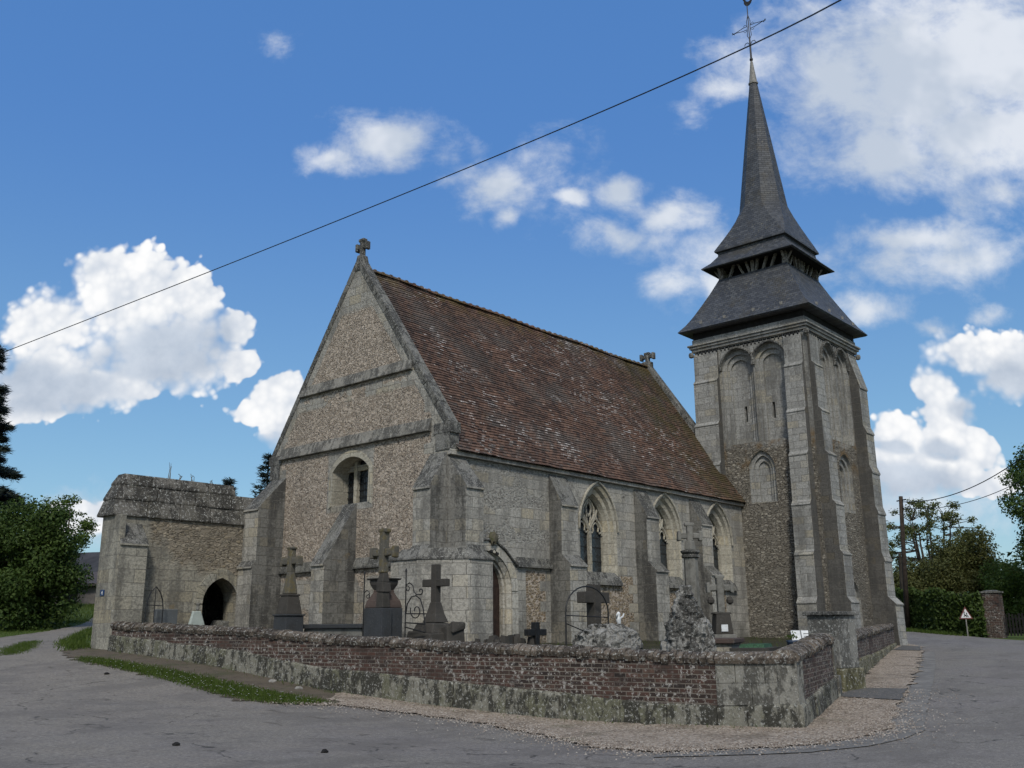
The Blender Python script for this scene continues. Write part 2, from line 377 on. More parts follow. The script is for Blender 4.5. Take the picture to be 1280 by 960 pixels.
def M_gravel():
    n=NT('verge_gravel'); P=n.pos()
    o=n.vor(P,30); r=n.sep(o[1])[0]
    c=n.ramp(r,[(0,(.10,.078,.058)),(.3,(.26,.215,.165)),(.6,(.37,.32,.26)),(.85,(.20,.15,.11)),(1,(.46,.42,.36))])
    c=n.mix(n.math('MULTIPLY',n.step(n.noise(P,1.4,5,.65),.48,.66),.5),c,(.085,.068,.048))
    c=n.mix(n.math('MULTIPLY',n.step(n.noise(P,.8,4,.6),.6,.7),.4),c,(.05,.062,.022))
    return n.done(c,n.bump(n.math('SUBTRACT',n.noise(P,40,3),o[0]),.6,.02))
def M_dirt():
    n=NT('bare_dirt'); P=n.pos()
    c=n.mix(n.noise(P,3,6,.65),(.060,.048,.034),(.15,.125,.092))
    c=n.mix(n.math('MULTIPLY',n.step(n.noise(P,1.2,4),.5,.65),.5),c,(.045,.058,.02))
    sp=n.step(n.vor(P,16)[0],.14,.06); c=n.mix(n.math('MULTIPLY',sp,.5),c,(.3,.28,.25)); c=n.mix(n.math('MULTIPLY',n.step(n.noise(P,5,5,.75),.52,.62),.6),c,(.06,.05,.036))
    return n.done(c,n.bump(n.noise(P,24,5,.7),.8,.03))
def M_grass(name='grass_ground', a=(.040,.066,.012), b=(.095,.135,.026)):
    n=NT(name); P=n.pos()
    c=n.mix(n.noise(P,1.1,6,.7),a,b)
    c=n.mix(n.math('MULTIPLY',n.step(n.noise(P,30,4,.7),.45,.7),.5),c,tuple(k*.45 for k in a))
    c=n.mix(n.math('MULTIPLY',n.step(n.noise(P,.5,4),.56,.7),.4),c,(.10,.095,.04))
    return n.done(c,n.bump(n.noise(P,45,4,.7),.9,.04))
def M_leaf(name, cols, trans=.25):
    n=NT(name); g=n.node('ShaderNodeNewGeometry'); P=n.obj()
    rnd=g.outputs['Random Per Island']
    k=len(cols)-1
    c=n.ramp(rnd,[(i/k,cc) for i,cc in enumerate(cols)])
    c=n.mix(n.math('MULTIPLY',n.noise(P,.55,3),.6),c,tuple(x*.6 for x in cols[0]))
    n.set(n.b,'Base Color',c); n.b.inputs['Roughness'].default_value=.6
    tr=n.node('ShaderNodeBsdfTranslucent',{'Color':c}); mx=n.node('ShaderNodeMixShader',{0:trans,1:n.b.outputs[0],2:tr.outputs[0]})
    n.t.links.new(mx.outputs[0],n.out.inputs[0])
    return n.mat
def M_lichen_stone(name, base, moss=(.12,.095,.03), amount=.5, white=.3, sc=6):
    n=NT(name); P=n.obj()
    c=n.mix(n.noise(P,sc,6,.65),tuple(k*.55 for k in base),tuple(k*1.3 for k in base))
    c=n.mix(n.math('MULTIPLY',n.step(n.noise(P,sc*.5,5,.7),.48,.62),amount),c,moss)
    c=n.mix(n.math('MULTIPLY',n.step(n.noise(P,sc*2.4,4,.75),.60,.68),white),c,(.4,.4,.37))
    return n.done(c,n.bump(n.noise(P,sc*3,5,.7),.6,.02))
def M_glass():
    n=NT('leaded_glass'); P=n.pos(); v,a,z=n.wall(P)
    r,mo=n.brick(n.node('ShaderNodeVectorRotate',{'Vector':v,'Angle':R(45)},rotation_type='Z_AXIS').outputs[0],.12,.12,.006,.2,0)
    c=n.mix(r,(.010,.014,.017),(.030,.040,.046)); c=n.mix(mo,c,(.006,.006,.006))
    return n.done(c,n.bump(n.math('ADD',r,mo),.3,.01),rough=.22,spec=.5)

def M_mottled(name, pale=(.33,.32,.27), dark=(.035,.034,.028), green=(.12,.12,.075), wsc=17, wam=.85):
    n=NT(name); P=n.pos()
    c=n.mix(n.noise(P,6,6,.7),tuple(k*.5 for k in pale),pale)
    c=n.mix(n.math('MULTIPLY',n.step(n.noise(n.scale(P,(1,1,.7)),1.1,5,.7),.46,.60),.75),c,green)
    m=n.math('ADD',n.math('MULTIPLY',n.noise(n.scale(P,(1,1,.5)),1.6,6,.7),.6),n.math('MULTIPLY',n.noise(n.scale(P,(1,1,.55)),8,5,.7),.45))
    c=n.mix(n.math('MULTIPLY',n.step(m,.485,.555),.92),c,dark)
    c=n.mix(n.math('MULTIPLY',n.step(n.noise(P,wsc,4,.75),.56,.62),wam),c,(.40,.40,.37))
    return n.done(c,n.bump(n.math('ADD',n.noise(P,7,5,.65),n.math('MULTIPLY',n.noise(P,30,4,.7),.4)),.9,.04))
MAT=dict(
 gable=M_gable(), nave=M_nave(), tower=M_tower(), tiles=M_tiles(),
 ashlar=M_ashlar('pale_ashlar'), dressing=M_ashlar('window_dressing',tone=(.40,.372,.30),bw=.9,bh=.35,stain=.25,lichen=.2),
 side=M_ashlar('dark_side_ashlar',tone=(.175,.17,.152),stain=1.0,lichen=.6),  # darker ashlar for buttress side faces, heavily mottled
 doorst=M_ashlar('pale_door_stone',tone=(.42,.40,.345),bw=.6,bh=.42,stain=.25,lichen=.25), ledge=M_mottled('gable_ledge_stone',(.29,.275,.24),(.075,.072,.064),(.17,.162,.14),26,.5),
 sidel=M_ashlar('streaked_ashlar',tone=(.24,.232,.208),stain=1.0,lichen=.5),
 tash=M_ashlar('tower_ashlar',tone=(.30,.297,.275),bw=.5,bh=.26,stain=.5,lichen=.6), tside=M_ashlar('tower_dark_side_ashlar',tone=(.105,.10,.09),bw=.5,bh=.26,stain=.9,lichen=.3),  # tside: darker tone on the side faces of the tower buttresses
 weath=M_mottled('weathered_ledge',(.215,.21,.19),(.050,.049,.045),(.10,.097,.08),26,.6),
 annex=None, slate=M_slate('spire_slate'), slatem=M_slate('mossy_slate',.85),
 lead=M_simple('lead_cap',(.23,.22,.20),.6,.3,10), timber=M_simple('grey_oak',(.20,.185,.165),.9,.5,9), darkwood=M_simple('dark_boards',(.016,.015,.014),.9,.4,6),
 void=M_simple('dark_interior',(.008,.008,.008),.95,.3,4), glass=M_glass(),
 door=M_simple('brown_door',(.035,.021,.016),.7,.4,9), iron=M_simple('wrought_iron',(.012,.012,.012),.55,.4,12,spec=.4),
 brick=M_brickwall(), stonebase=M_mottled('mossy_stone_base',(.255,.245,.20),(.032,.031,.025),(.095,.095,.055),20,.65),
 basemoss=M_mottled('plinth_block_stone',(.23,.215,.145),(.06,.055,.03),(.105,.10,.045)),
 coping=M_mottled('brick_on_edge_coping',(.20,.165,.13),(.055,.046,.038),(.075,.062,.045)),
 cornerst=M_ashlar('annex_corner_stone',tone=(.30,.285,.235),bw=.7,bh=.36,stain=.6,lichen=.7), wallst=M_mottled('wall_corner_stone',(.30,.29,.25),(.075,.072,.062),(.165,.158,.125),22,.55),
 asphalt=M_asphalt(), gravel=M_gravel(), dirt=M_dirt(), grass=M_grass(), 
 concrete=M_simple('gutter_concrete',(.175,.168,.155),.9,.3,3,alt=(.14,.134,.124)),
 patch=M_simple('dark_tarmac_patch',(.105,.102,.096),.9,.35,12),
 yard=M_grass('churchyard_turf',(.026,.028,.013),(.060,.054,.030)),
)
def M_annex():
    n=NT('annex_masonry'); P=n.pos(); x,y,z=n.sep(P); z_=n.math('SUBTRACT',z,EYE)
    ca,ha=ashlar_nodes(n,P,tone=(.29,.272,.22),bw=.55,bh=.3,stain=.6,lichen=.6); cr,hr=rubble_nodes(n,P,[(.12,.105,.085),(.29,.24,.165),(.21,.185,.14),(.38,.33,.25),(.16,.14,.11)],8.0,mort=(.22,.19,.145),stain=.3,sq=(.85,.85,1.8))
    f=n.math('ADD',n.math('ADD',n.math('MULTIPLY',z_,.42),n.math('MULTIPLY',x,.22)),n.math('MULTIPLY',n.noise(P,1.3,4),1.1))
    m=n.math('MULTIPLY',n.step(f,.50,.85),n.step(y,8.3,8.2))
    m=n.math('MULTIPLY',m,n.step(x,-4.1,-3.9))
    return n.done(n.mix(m,ca,cr), n.bump(n.mixf(m,ha,hr),.75,.035))
MAT['annex']=M_annex()
MAT['pierst']=M_mottled('lichened_pier_stone',(.27,.265,.24),(.085,.083,.075),(.15,.148,.125))
MAT['mossy']=M_lichen_stone('mossy_finial',(.11,.10,.07),(.06,.07,.025),.7,.1,12)
MAT['slab']=M_mottled('stone_slab_roof',(.17,.16,.14),(.040,.038,.033),(.075,.07,.055))
# ================================================================== the ground
def sheet(name, poly, off, mat, cell=.5, hf=gh, kind='structure', noise=0, seed=1, label=None):
    g=random.Random(seed); pts=[]
    N=len(poly)
    for i in range(N):
        a=Vector((*poly[i],0)); b=Vector((*poly[(i+1)%N],0)); L=(b-a).length
        k=max(1,int(L/.22)) if noise and L<30 else 1
        nrm=Vector((-(b-a).y,(b-a).x,0)); nrm=nrm.normalized() if L>0 else nrm
        for j in range(k):
            p=a.lerp(b,j/k)
            if noise and j: p=p+nrm*g.gauss(0,noise)
            pts.append(p)
    tris=tessellate_polygon([pts])
    bm=bmesh.new(); vs=[bm.verts.new(p) for p in pts]
    for t in tris:
        try: bm.faces.new([vs[i] for i in t])
        except ValueError: pass
    xs=[p.x for p in pts]; ys=[p.y for p in pts]
    for ax,lo,hi in ((0,min(xs),max(xs)),(1,min(ys),max(ys))):
        k=math.ceil(lo/cell)
        while k*cell<hi:
            co=Vector((0,0,0)); no=Vector((0,0,0)); co[ax]=k*cell; no[ax]=1
            bmesh.ops.bisect_plane(bm, geom=bm.verts[:]+bm.edges[:]+bm.faces[:], plane_co=co, plane_no=no, dist=1e-5); k+=1
    for v in bm.verts: v.co.z=(hf(v.co.x,v.co.y) if hf is gh else hf(v.co.y))+off+EYE
    bmesh.ops.recalc_face_normals(bm, faces=bm.faces)
    if sum(f.normal.z for f in bm.faces)<0: bmesh.ops.reverse_faces(bm, faces=bm.faces)
    me=bpy.data.meshes.new(name); bm.to_mesh(me); bm.free(); me.materials.append(mat)
    me.polygons.foreach_set('use_smooth',[True]*len(me.polygons))
    o=bpy.data.objects.new(name,me); COL.objects.link(o)
    return tag(o,kind=kind,label=label)
def base_ground():
    c=[-900,-500,-300,-200,-150,-120,-100,-80]+[-66+1.5*i for i in range(89)]+[80,100,120,150,200,300,500,900]
    n=len(c); v=[]; f=[]
    for y in c:
        for x in c: v.append((x,y,gh(x,y)-.07+EYE))
    for j in range(n-1):
        for i in range(n-1): f.append((j*n+i,j*n+i+1,(j+1)*n+i+1,(j+1)*n+i))
    me=bpy.data.meshes.new('ground'); me.from_pydata(v,[],f); me.materials.append(MAT['grass'])
    me.polygons.foreach_set('use_smooth',[True]*len(me.polygons))
    o=bpy.data.objects.new('ground',me); COL.objects.link(o); tag(o,'rough grass land spreading out round the church','ground',kind='structure')
base_ground()
VERGE=[(22.35,-3.41),(20.36,-4.92),(16.2,-6.3),(9.68,-8.39),(2.96,-10.43),(.2,-11.2),(-1.57,-11.73),(-2.4,-11.93),(-3.13,-11.89),(-4.35,-11.6),(-5.47,-10.75),(-6.1,-10.2),(-6.1,-9.42),(-5.6,-8.16),(-5.1,-6.9),(-4.77,-5.7),(-4.76,-4.05),(-5.2,-2.47),(-6.2,-1.62),(-6.49,-.64),(-6.43,1.68),(-6.55,5.89),(-6.0,8.2),(-5.72,8.82),(-4.73,11.36),(-3.19,14.01),(-.3,18.8),(2.2,22.5),(3.6,25)]
VERGE_IN=[(22.35,-3.41),(20.36,-4.6),(16.2,-5.9),(9.68,-7.9),(2.96,-9.95),(.2,-10.7),(-1.57,-11.2),(-2.4,-11.35),(-3.13,-11.3),(-4.2,-11.1),(-5.0,-10.5),(-5.6,-10.0),(-5.6,-9.3),(-5.1,-8.1),(-4.6,-6.9),(-4.35,-5.7),(-4.35,-4.05),(-4.8,-2.4),(-5.7,-1.5),(-6.0,-.64),(-5.95,1.68),(-6.05,5.89),(-5.6,8.2),(-5.35,8.9),(-4.45,11.2),(-2.95,13.8),(-.3,18.8),(2.2,22.5),(3.6,25)]
ROAD=[(3.93,27.63),(.6,21.99),(-2.14,18.32),(-4.65,15.99),(-8.5,13.6),(-16,11),(-34,9),(-34,-45),(34,-45),(29,-14),(28.2,-8.5),(28.6,-6.3),(29.5,-5.2),(30.9,-3.6),(32.0,-2.4),(34.0,-.6),(38.5,2.4),(46,7.0),(60,13),(60,20),(44,14),(33,6.5),(27.5,2.0)]+VERGE_IN
tag(sheet('road',ROAD,-.0,MAT['asphalt'],1.0,noise=.03),'worn grey asphalt lane sweeping round the churchyard corner','road')
def off_poly(a): return a
DIRT=[(-4.05,-.6),(-4.9,7.4),(-4.85,8.6),(-5.0,9.4),(-5.72,8.82),(-6.0,8.2),(-6.55,5.89),(-6.43,1.68),(-6.49,-.64),(-6.2,-1.62),(-5.2,-2.47),(-4.76,-4.05),(-3.5,-4.0)]
tag(sheet('dirt_strip',DIRT,.014,MAT['dirt'],.7,noise=.10,seed=3),'bare earth strip at the foot of the brick wall','earth')
GRAV=[(20.4,-3.9),(4.0,-8.95),(1.0,-9.65),(-2.55,-10.6),(-2.85,-9),(-3.15,-6.8),(-3.7,-2.4),(-4.0,-1.0),(-5.0,-1.6),(-5.2,-2.47),(-4.76,-4.05),(-4.77,-5.7),(-5.1,-6.9),(-5.6,-8.16),(-6.1,-9.42),(-6.1,-10.2),(-5.47,-10.75),(-4.35,-11.6),(-3.13,-11.89),(-2.4,-11.93),(-1.57,-11.73),(.2,-11.2),(2.96,-10.43),(9.68,-8.39),(16.2,-6.3),(20.36,-4.92),(22.0,-3.6)]
tag(sheet('gravel_verge',GRAV,.026,MAT['gravel'],.5,noise=.085,seed=4),'loose tan gravel verge between wall and lane','gravel')
GUT=[(18.05,-6.12),(9.9,-8.75),(5.35,-10.15),(-.93,-12.05),(-2.0,-12.4),(-3.0,-12.45),(-4.0,-12.30),(-4.96,-11.9),(-6.01,-11.0),(-6.6,-10.5),(-6.15,-10.3),(-5.47,-10.75),(-4.35,-11.6),(-3.13,-11.86),(-2.4,-11.90),(-1.57,-11.73),(.2,-11.2),(2.96,-10.43),(9.68,-8.39),(16.2,-6.3)]
tag(sheet('gutter_strip',GUT,.012,MAT['concrete'],.6,noise=.012,seed=5),'smooth concrete gutter band along the gravel verge','gutter')
tag(sheet('gate_apron',[(1.1,-9.75),(2.9,-9.3),(3.3,-10.30),(1.1,-10.93)],.040,MAT['patch'],.5,noise=.02),'dark tarmac apron leading to the churchyard gate','apron')
tag(sheet('tarmac_patch',[(20.3,-4.2),(20.2,-4.9),(17.4,-5.85),(16.9,-5.1)],.040,MAT['patch'],.7,noise=.02),'dark tarmac patch at the foot of the tower','apron')
YARD=[(-2.5,-10.5),(1.0,-9.5),(4.0,-8.7),(20.2,-3.7),(22,3),(18,12),(0,14),(-4.9,8.6),(-4.95,7.4),(-4.2,2),(-3.9,-.4),(-3.0,-6.9)]
tag(sheet('churchyard',YARD,0,MAT['yard'],.8,hf=yard),'raised churchyard turf held up by the brick wall','churchyard')

# grass blades: stuff
def grass(name, poly, n, hgt, off, mat, seed, label, hf=gh, flowers=0, jit=.12):
    g=random.Random(seed); mb=MB()
    xs=[p[0] for p in poly]+[min(p[0] for p in poly)-.3,max(p[0] for p in poly)+.3]; ys=[p[1] for p in poly]
    def inside(x,y):
        c=False; j=len(poly)-1
        for i in range(len(poly)):
            if (poly[i][1]>y)!=(poly[j][1]>y) and x<(poly[j][0]-poly[i][0])*(y-poly[i][1])/(poly[j][1]-poly[i][1])+poly[i][0]: c=not c
            j=i
        return c
    k=0
    while k<n:
        x=g.uniform(min(xs),max(xs)); y=g.uniform(min(ys),max(ys))
        if not inside(x+g.gauss(0,jit),y+g.gauss(0,jit)): continue
        k+=1; z=(hf(x,y) if hf is gh else hf(y))+off
        hh=hgt*g.uniform(.4,1.3); a=g.uniform(0,2*PI); w=hgt*.09+.003; lx=g.gauss(0,.35)*hh; ly=g.gauss(0,.35)*hh
        dx,dy=math.cos(a)*w,math.sin(a)*w
        mb.face([(x-dx,y-dy,z),(x+dx,y+dy,z),(x+lx,y+ly,z+hh)])
        if k<=flowers:
            s=.018; mb.face([(x-s,y-s,z+hh),(x+s,y-s,z+hh+.004),(x+s,y+s,z+hh),(x-s,y+s,z+hh+.004)],1)
    o=mb.build(name,[mat,MAT['daisy']],fix=False)
    return tag(o,label,'grass',kind='stuff')
MAT['daisy']=M_simple('daisy_white',(.7,.7,.66),.8,.05,4)
MAT['blade']=M_leaf('grass_blades',[(.045,.080,.010),(.080,.130,.018),(.12,.165,.030),(.065,.105,.016)],.4)
GST=[(-6.21,6.64),(-5.80,3.2),(-5.45,.46),(-5.15,-1.94),(-5.5,-2.0),(-6.3,-1.55),(-6.45,-.64),(-6.43,1.68),(-6.55,5.89)]
grass('grass_strip',GST,15000,.055,.02,MAT['blade'],11,'short green grass strip with white daisies beside the lane',flowers=160)
grass('grass_bank',[(-4.73,11.36),(-3.19,14.01),(-.3,18.8),(2,20),(-3.0,13.6),(-4.6,10.2),(-4.95,8.7),(-5.9,8.3)],3500,.13,.0,MAT['blade'],12,'grass tuft bank at the outer end of the stone annex')
grass('grass_island',[(-6.5,10.8),(-5.05,13.1),(-4.51,13.43),(-5.84,10.58),(-6.9,8.94),(-7.25,8.81)],3500,.05,.0,MAT['blade'],13,'thin grass island in the middle of the left lane')
grass('lawn',[(-8.5,14.0),(-4.65,16.4),(-2.14,18.7),(.6,22.4),(3.5,27.5),(-2,33),(-16,24),(-18,13.5)],17000,.08,-.05,MAT['blade'],14,'mown lawn under the trees left of the lane')
grass('far_lawn',[(2.2,24),(4.6,28.5),(8.5,34),(2,36),(-1.5,31)],6000,.12,-.05,MAT['blade'],15,'lawn in front of the far sheds')
grass('hedge_grass',[(30.8,-3.4),(32.1,-2.2),(34,-.4),(39,2.8),(38,3.4),(33,.3),(31.2,-2.6)],3500,.18,-.03,MAT['blade'],16,'grass edge between hedge and lane')
grass('wall_weeds',[(-4.9,7.4),(-4.0,-.6),(-3.2,-6.8),(-2.7,-10.4),(-3.0,-10.6),(-3.5,-6.8),(-4.3,-.6),(-5.2,7.4)],700,.07,.0,MAT['blade'],17,'sparse weeds along the foot of the brick wall')
grass('yard_grass',YARD,3000,.08,.0,MAT['blade'],18,'short grass growing inside the churchyard',hf=lambda y:yard(y))
# pebbles on the verge
def pebbles():
    g=random.Random(31); mb=MB()
    oc=[(1,0,0),(0,1,0),(-1,0,0),(0,-1,0)]
    edge=VERGE[4:19]
    for k in range(9000):
        if k%3:
            i=g.randrange(len(edge)-1); t=g.random(); x=edge[i][0]*(1-t)+edge[i+1][0]*t; y=edge[i][1]*(1-t)+edge[i+1][1]*t
            sd=.2 if k%2 else .5; x+=g.gauss(0.0,sd); y+=g.gauss(.0,sd)
        else:
            t=g.random(); s=g.random()
            x=-3.3+t*4.0-s*2.2*(1-t)+s*8*t*.6; y=-11.3+.75*t+s*8.2*(1-t)+s*2*t*.6
        r=g.uniform(.007,.02); z=gh(x,y)+.026; a=g.uniform(0,PI)
        b=[(x+r*math.cos(a+q*PI/2)*g.uniform(.7,1.2),y+r*math.sin(a+q*PI/2)*g.uniform(.7,1.2),z+r*.3) for q in range(4)]
        top=(x,y,z+r*1.1); i=len(mb.v); mb.v+=b+[top]
        for q in range(4): mb.f.append((i+q,i+(q+1)%4,i+4)); mb.m.append(0)
    o=mb.build('loose_pebbles',MAT['pebble'],fix=False); tag(o,'scattered pale pebbles at the edge of the verge','gravel',kind='stuff')
def M_pebble():
    n=NT('pebble_stone'); r=n.node('ShaderNodeNewGeometry').outputs['Random Per Island']
    return n.done(n.ramp(r,[(0,(.12,.095,.075)),(.5,(.24,.2,.165)),(1,(.36,.33,.29))]))
MAT['pebble']=M_pebble()
pebbles()
for i,(x,y,lab) in enumerate([(-7.11,3.47,'small dark clod on the lane nearest the grass strip'),(-10.56,-5.65,'small dark clod on the open asphalt, left of the other'),(-9.39,-7.28,'small dark clod on the asphalt closest to the photographer')]):
    g=random.Random(50+i); mb=MB(); z=gh(x,y)
    L=[]
    for r,h_ in ((.05,-.005),(.055,.02),(.02,.045)):
        L.append([(x+r*math.cos(q*PI/3)*g.uniform(.7,1.4),y+r*math.sin(q*PI/3)*g.uniform(.6,1.1),z+h_) for q in range(6)])
    mb.ring(L); tag(mb.build('clod',MAT['darkwood'],base=(x,y,z)),lab,'clod',group='dark clods lying on the lane')
for i,(x,y,lab) in enumerate([(-4.56,.87,'pale broken stone lying by the wall foot, left one'),(-4.56,-.11,'pale broken stone lying by the wall foot, right one')]):
    g=random.Random(70+i); mb=MB(); z=gh(x,y)
    L=[[(x+r*math.cos(q*PI/3)*g.uniform(.8,1.3),y+r*math.sin(q*PI/3)*g.uniform(.8,1.2),z+h_) for q in range(6)] for r,h_ in ((.09,-.01),(.10,.03),(.05,.065))]
    mb.ring(L); tag(mb.build('stone',MAT['stonep'] if 'stonep' in MAT else MAT['lead'],base=(x,y,z)),lab,'stone',group='pale stones by the wall')

# ================================================================== churchyard wall
def strip(mb, st, o0, o1, lo, hi, m=0):      # st: stations (x,y,nx,ny,...) lo/hi index or value functions
    L=[]
    for s in st:
        x,y,nx,ny=s['p'][0],s['p'][1],s['n'][0],s['n'][1]
        a=lo(s); b=hi(s)
        L.append([(x-nx*o0,y-ny*o0,a),(x-nx*o0,y-ny*o0,b),(x+nx*o1,y+ny*o1,b),(x+nx*o1,y+ny*o1,a)])
    mb.ring(L,m)
def stations(pts, n=12):      # pts: (x,y,zbase,zbrick,ztop); n points inward
    out=[]; tot=[0]
    for a,b in zip(pts,pts[1:]): tot.append(tot[-1]+math.hypot(b[0]-a[0],b[1]-a[1]))
    for k in range(n+1):
        d=tot[-1]*k/n; i=0
        while i<len(pts)-2 and tot[i+1]<d: i+=1
        t=(d-tot[i])/(tot[i+1]-tot[i]); p=[pts[i][q]*(1-t)+pts[i+1][q]*t for q in range(5)]
        dx,dy=pts[-1][0]-pts[0][0],pts[-1][1]-pts[0][1]; l=math.hypot(dx,dy)
        out.append(dict(p=p,n=(-dy/l,dx/l),d=d))
    return out
def round_coping(mb, st, proud=.05, thick=.35, hgt=.19, blocks=.14, seed=1, m=0, gap=.026):
    # brick-on-edge / rounded stone coping: one rounded block after another
    g=random.Random(seed); d00=st[0]['d']
    st=[dict(s,d=s['d']-d00) for s in st]
    L=st[-1]['d']; k=max(1,int(L/blocks))
    def at(d):
        i=0
        while i<len(st)-2 and st[i+1]['d']<d: i+=1
        t=(d-st[i]['d'])/(st[i+1]['d']-st[i]['d']+1e-9)
        return [st[i]['p'][q]*(1-t)+st[i+1]['p'][q]*t for q in range(5)], st[i]['n']
    for b in range(k):
        d0=L*b/k+gap/2*g.uniform(.3,1.5); d1=L*(b+1)/k-gap/2*g.uniform(.3,1.5)
        dz=g.gauss(0,.012); dp=g.gauss(0,.012); loops=[]
        for d in (d0,d1):
            p,n=at(d); zt=p[4]+dz; prof=[]
            w0=-proud-dp; w1=thick+proud
            zs=[(w0+.02,zt-hgt),(w0-.012,zt-hgt*.55),(w0+.05,zt-.035),(w0+.14,zt),(w1-.14,zt),(w1-.05,zt-.035),(w1,zt-hgt*.55),(w1,zt-hgt)]
            loops.append([(p[0]+n[0]*o,p[1]+n[1]*o,z) for o,z in zs])
        mb.ring(loops,m)
W1=[(-5.13,7.42,-.62,-.15,.20),(-4.43,2.4,-.97,-.50,.03),(-4.07,-.23,-1.31,-.84,-.14),(-3.52,-4.25,-1.58,-1.07,-.30),(-3.17,-6.82,-1.70,-1.22,-.38),(-2.88,-8.9,-1.73,-1.33,-.45),(-2.64,-10.69,-1.63,-1.25,-.42)]
W2=[(-2.64,-10.69,-1.63,-1.25,-.42),(1.05,-9.72,-1.41,-1.01,-.16)]
W3=[(2.75,-9.16,-1.38,-.92,-.26),(4.2,-8.76,-1.36,-.86,-.22),(12.0,-6.45,-1.08,-.80,-.10),(20.28,-3.95,-.92,-.72,0.0)]
wall=thing('churchyard_wall','long low red brick churchyard wall on a mossy stone base, turning the lane corner','wall',(-3.4,-5,-1.65),'churchyard walls')
s1=stations(W1,40); s2=stations(W2,12); s3=stations(W3,30)
i_c=[i for i,s in enumerate(s1) if s['p'][1]>-8.95]
mb=MB(); strip(mb,s1[:len(i_c)+1],0,.35,lambda s:s['p'][3]-.02,lambda s:s['p'][4]-.17); 
strip(mb,s2[1:],0,.35,lambda s:s['p'][3]-.02,lambda s:s['p'][4]-.17)
strip(mb,s1,.0,.35,lambda s:s['p'][4]-.17,lambda s:s['p'][4]-.05); mb.build('brickwork',MAT['brick'],wall)
mb=MB()                                       # rough stone base, block by block
def base_blocks(mb, st, blk, proud, seed, m=0):
    g=random.Random(seed); L=st[-1]['d']; d=0
    def at(d):
        i=0
        while i<len(st)-2 and st[i+1]['d']<d: i+=1
        t=(d-st[i]['d'])/(st[i+1]['d']-st[i]['d']+1e-9)
        return [st[i]['p'][q]*(1-t)+st[i+1]['p'][q]*t for q in range(5)], st[i]['n']
    while d<L-.05:
        e=min(L,d+blk*g.uniform(.7,1.35)); 
        if L-e<.25: e=L
        a,n=at(d+.004); b,_=at(e-.004); pr=proud+g.uniform(-.012,.016); dz=g.uniform(-.018,.018)
        lo=[]; 
        for p in (a,b):
            lo.append([(p[0]-n[0]*(pr+.02),p[1]-n[1]*(pr+.02),p[2]-.3),(p[0]-n[0]*pr,p[1]-n[1]*pr,p[3]-.04+dz),(p[0]-n[0]*(pr-.035),p[1]-n[1]*(pr-.035),p[3]+dz),(p[0]+n[0]*.36,p[1]+n[1]*.36,p[3]+dz),(p[0]+n[0]*.36,p[1]+n[1]*.36,p[2]-.3)])
        mb.ring(lo,m); d=e
base_blocks(mb,s1,.75,.055,5); base_blocks(mb,s2,.6,.055,6)
mb.build('stone_base',MAT['stonebase'],wall,bevel=.012)
mb=MB(); round_coping(mb,s1[:len(i_c)+1],seed=8); round_coping(mb,s2[2:],seed=9)
cs=s1[len(i_c):]; round_coping(mb,cs,blocks=.8,seed=10,proud=.07); round_coping(mb,s2[:3],blocks=.6,seed=11,proud=.07)
mb.build('coping',MAT['coping'],wall)
mb=MB(); 
_d=[s['d'] for s in cs]
for _a,_b,_lo,_hi in ((0,.45,0,.5),(.45,.8,0,.5),(.8,1.0,0,.55),(0,.25,.5,1),(.25,.62,.5,1),(.62,.8,.5,1),(.8,1.0,.55,1)):
    L=[]
    for f in (_a,_b):
        dd=_d[0]+(_d[-1]-_d[0])*f+(.006 if f==_a and f>0 else -.006 if f==_b and f<1 else 0); k=0
        while k<len(cs)-2 and cs[k+1]['d']<dd: k+=1
        t=(dd-cs[k]['d'])/(cs[k+1]['d']-cs[k]['d']); p=[cs[k]['p'][q]*(1-t)+cs[k+1]['p'][q]*t for q in range(5)]; nn_=cs[k]['n']
        z0=p[3]+(p[4]-.165-p[3])*_lo+(.006 if _lo else 0); z1=p[3]+(p[4]-.165-p[3])*_hi
        L.append([(p[0]-nn_[0]*.014,p[1]-nn_[1]*.014,z0),(p[0]-nn_[0]*.014,p[1]-nn_[1]*.014,z1),(p[0]+nn_[0]*.35,p[1]+nn_[1]*.35,z1),(p[0]+nn_[0]*.35,p[1]+nn_[1]*.35,z0)])
    mb.ring(L)
strip(mb,s2[:2],.012,.30,lambda s:s['p'][3],lambda s:s['p'][4]-.168)
mb.build('corner_stone',MAT['wallst'],wall)
mb=MB()                                       # stone jamb at the gate
d=Vector((3.69,.97,0)).normalized(); nn=Vector((-d.y,d.x,0)); p=Vector((1.06,-9.72,0))
def obox(mb,p,d,nn,a0,a1,b0,b1,z0,z1,m=0):
    q=[p+d*a0+nn*b0,p+d*a1+nn*b0,p+d*a1+nn*b1,p+d*a0+nn*b1]
    mb.hexa([(v.x,v.y,z0) for v in q],[(v.x,v.y,z1) for v in q],m)
obox(mb,p,d,nn,0,.13,-.03,.38,-1.0,-.18); obox(mb,p,d,nn,-.03,.24,-.09,.42,-1.75,-.98)
mb.build('gate_jamb',MAT['wallst'],wall,bevel=.02)
w3=thing('churchyard_wall','short red brick churchyard wall running from the gate pier to the tower foot','wall',(11,-6.7,-1.1),'churchyard walls')
mb=MB(); strip(mb,s3,0,.35,lambda s:s['p'][3]-.02,lambda s:s['p'][4]-.17); mb.build('brickwork',MAT['brick'],w3)
mb=MB(); base_blocks(mb,s3,1.0,.06,16); mb.build('stone_base',MAT['basemoss'],w3,bevel=.012)
mb=MB(); round_coping(mb,s3,blocks=.45,seed=18,proud=.06); mb.build('coping',MAT['coping'],w3)
pier=thing('gate_pier','grey lichened stone gate pier with a flat cap, in front of the tower','gate pier',(2.4,-9.2,-1.4))
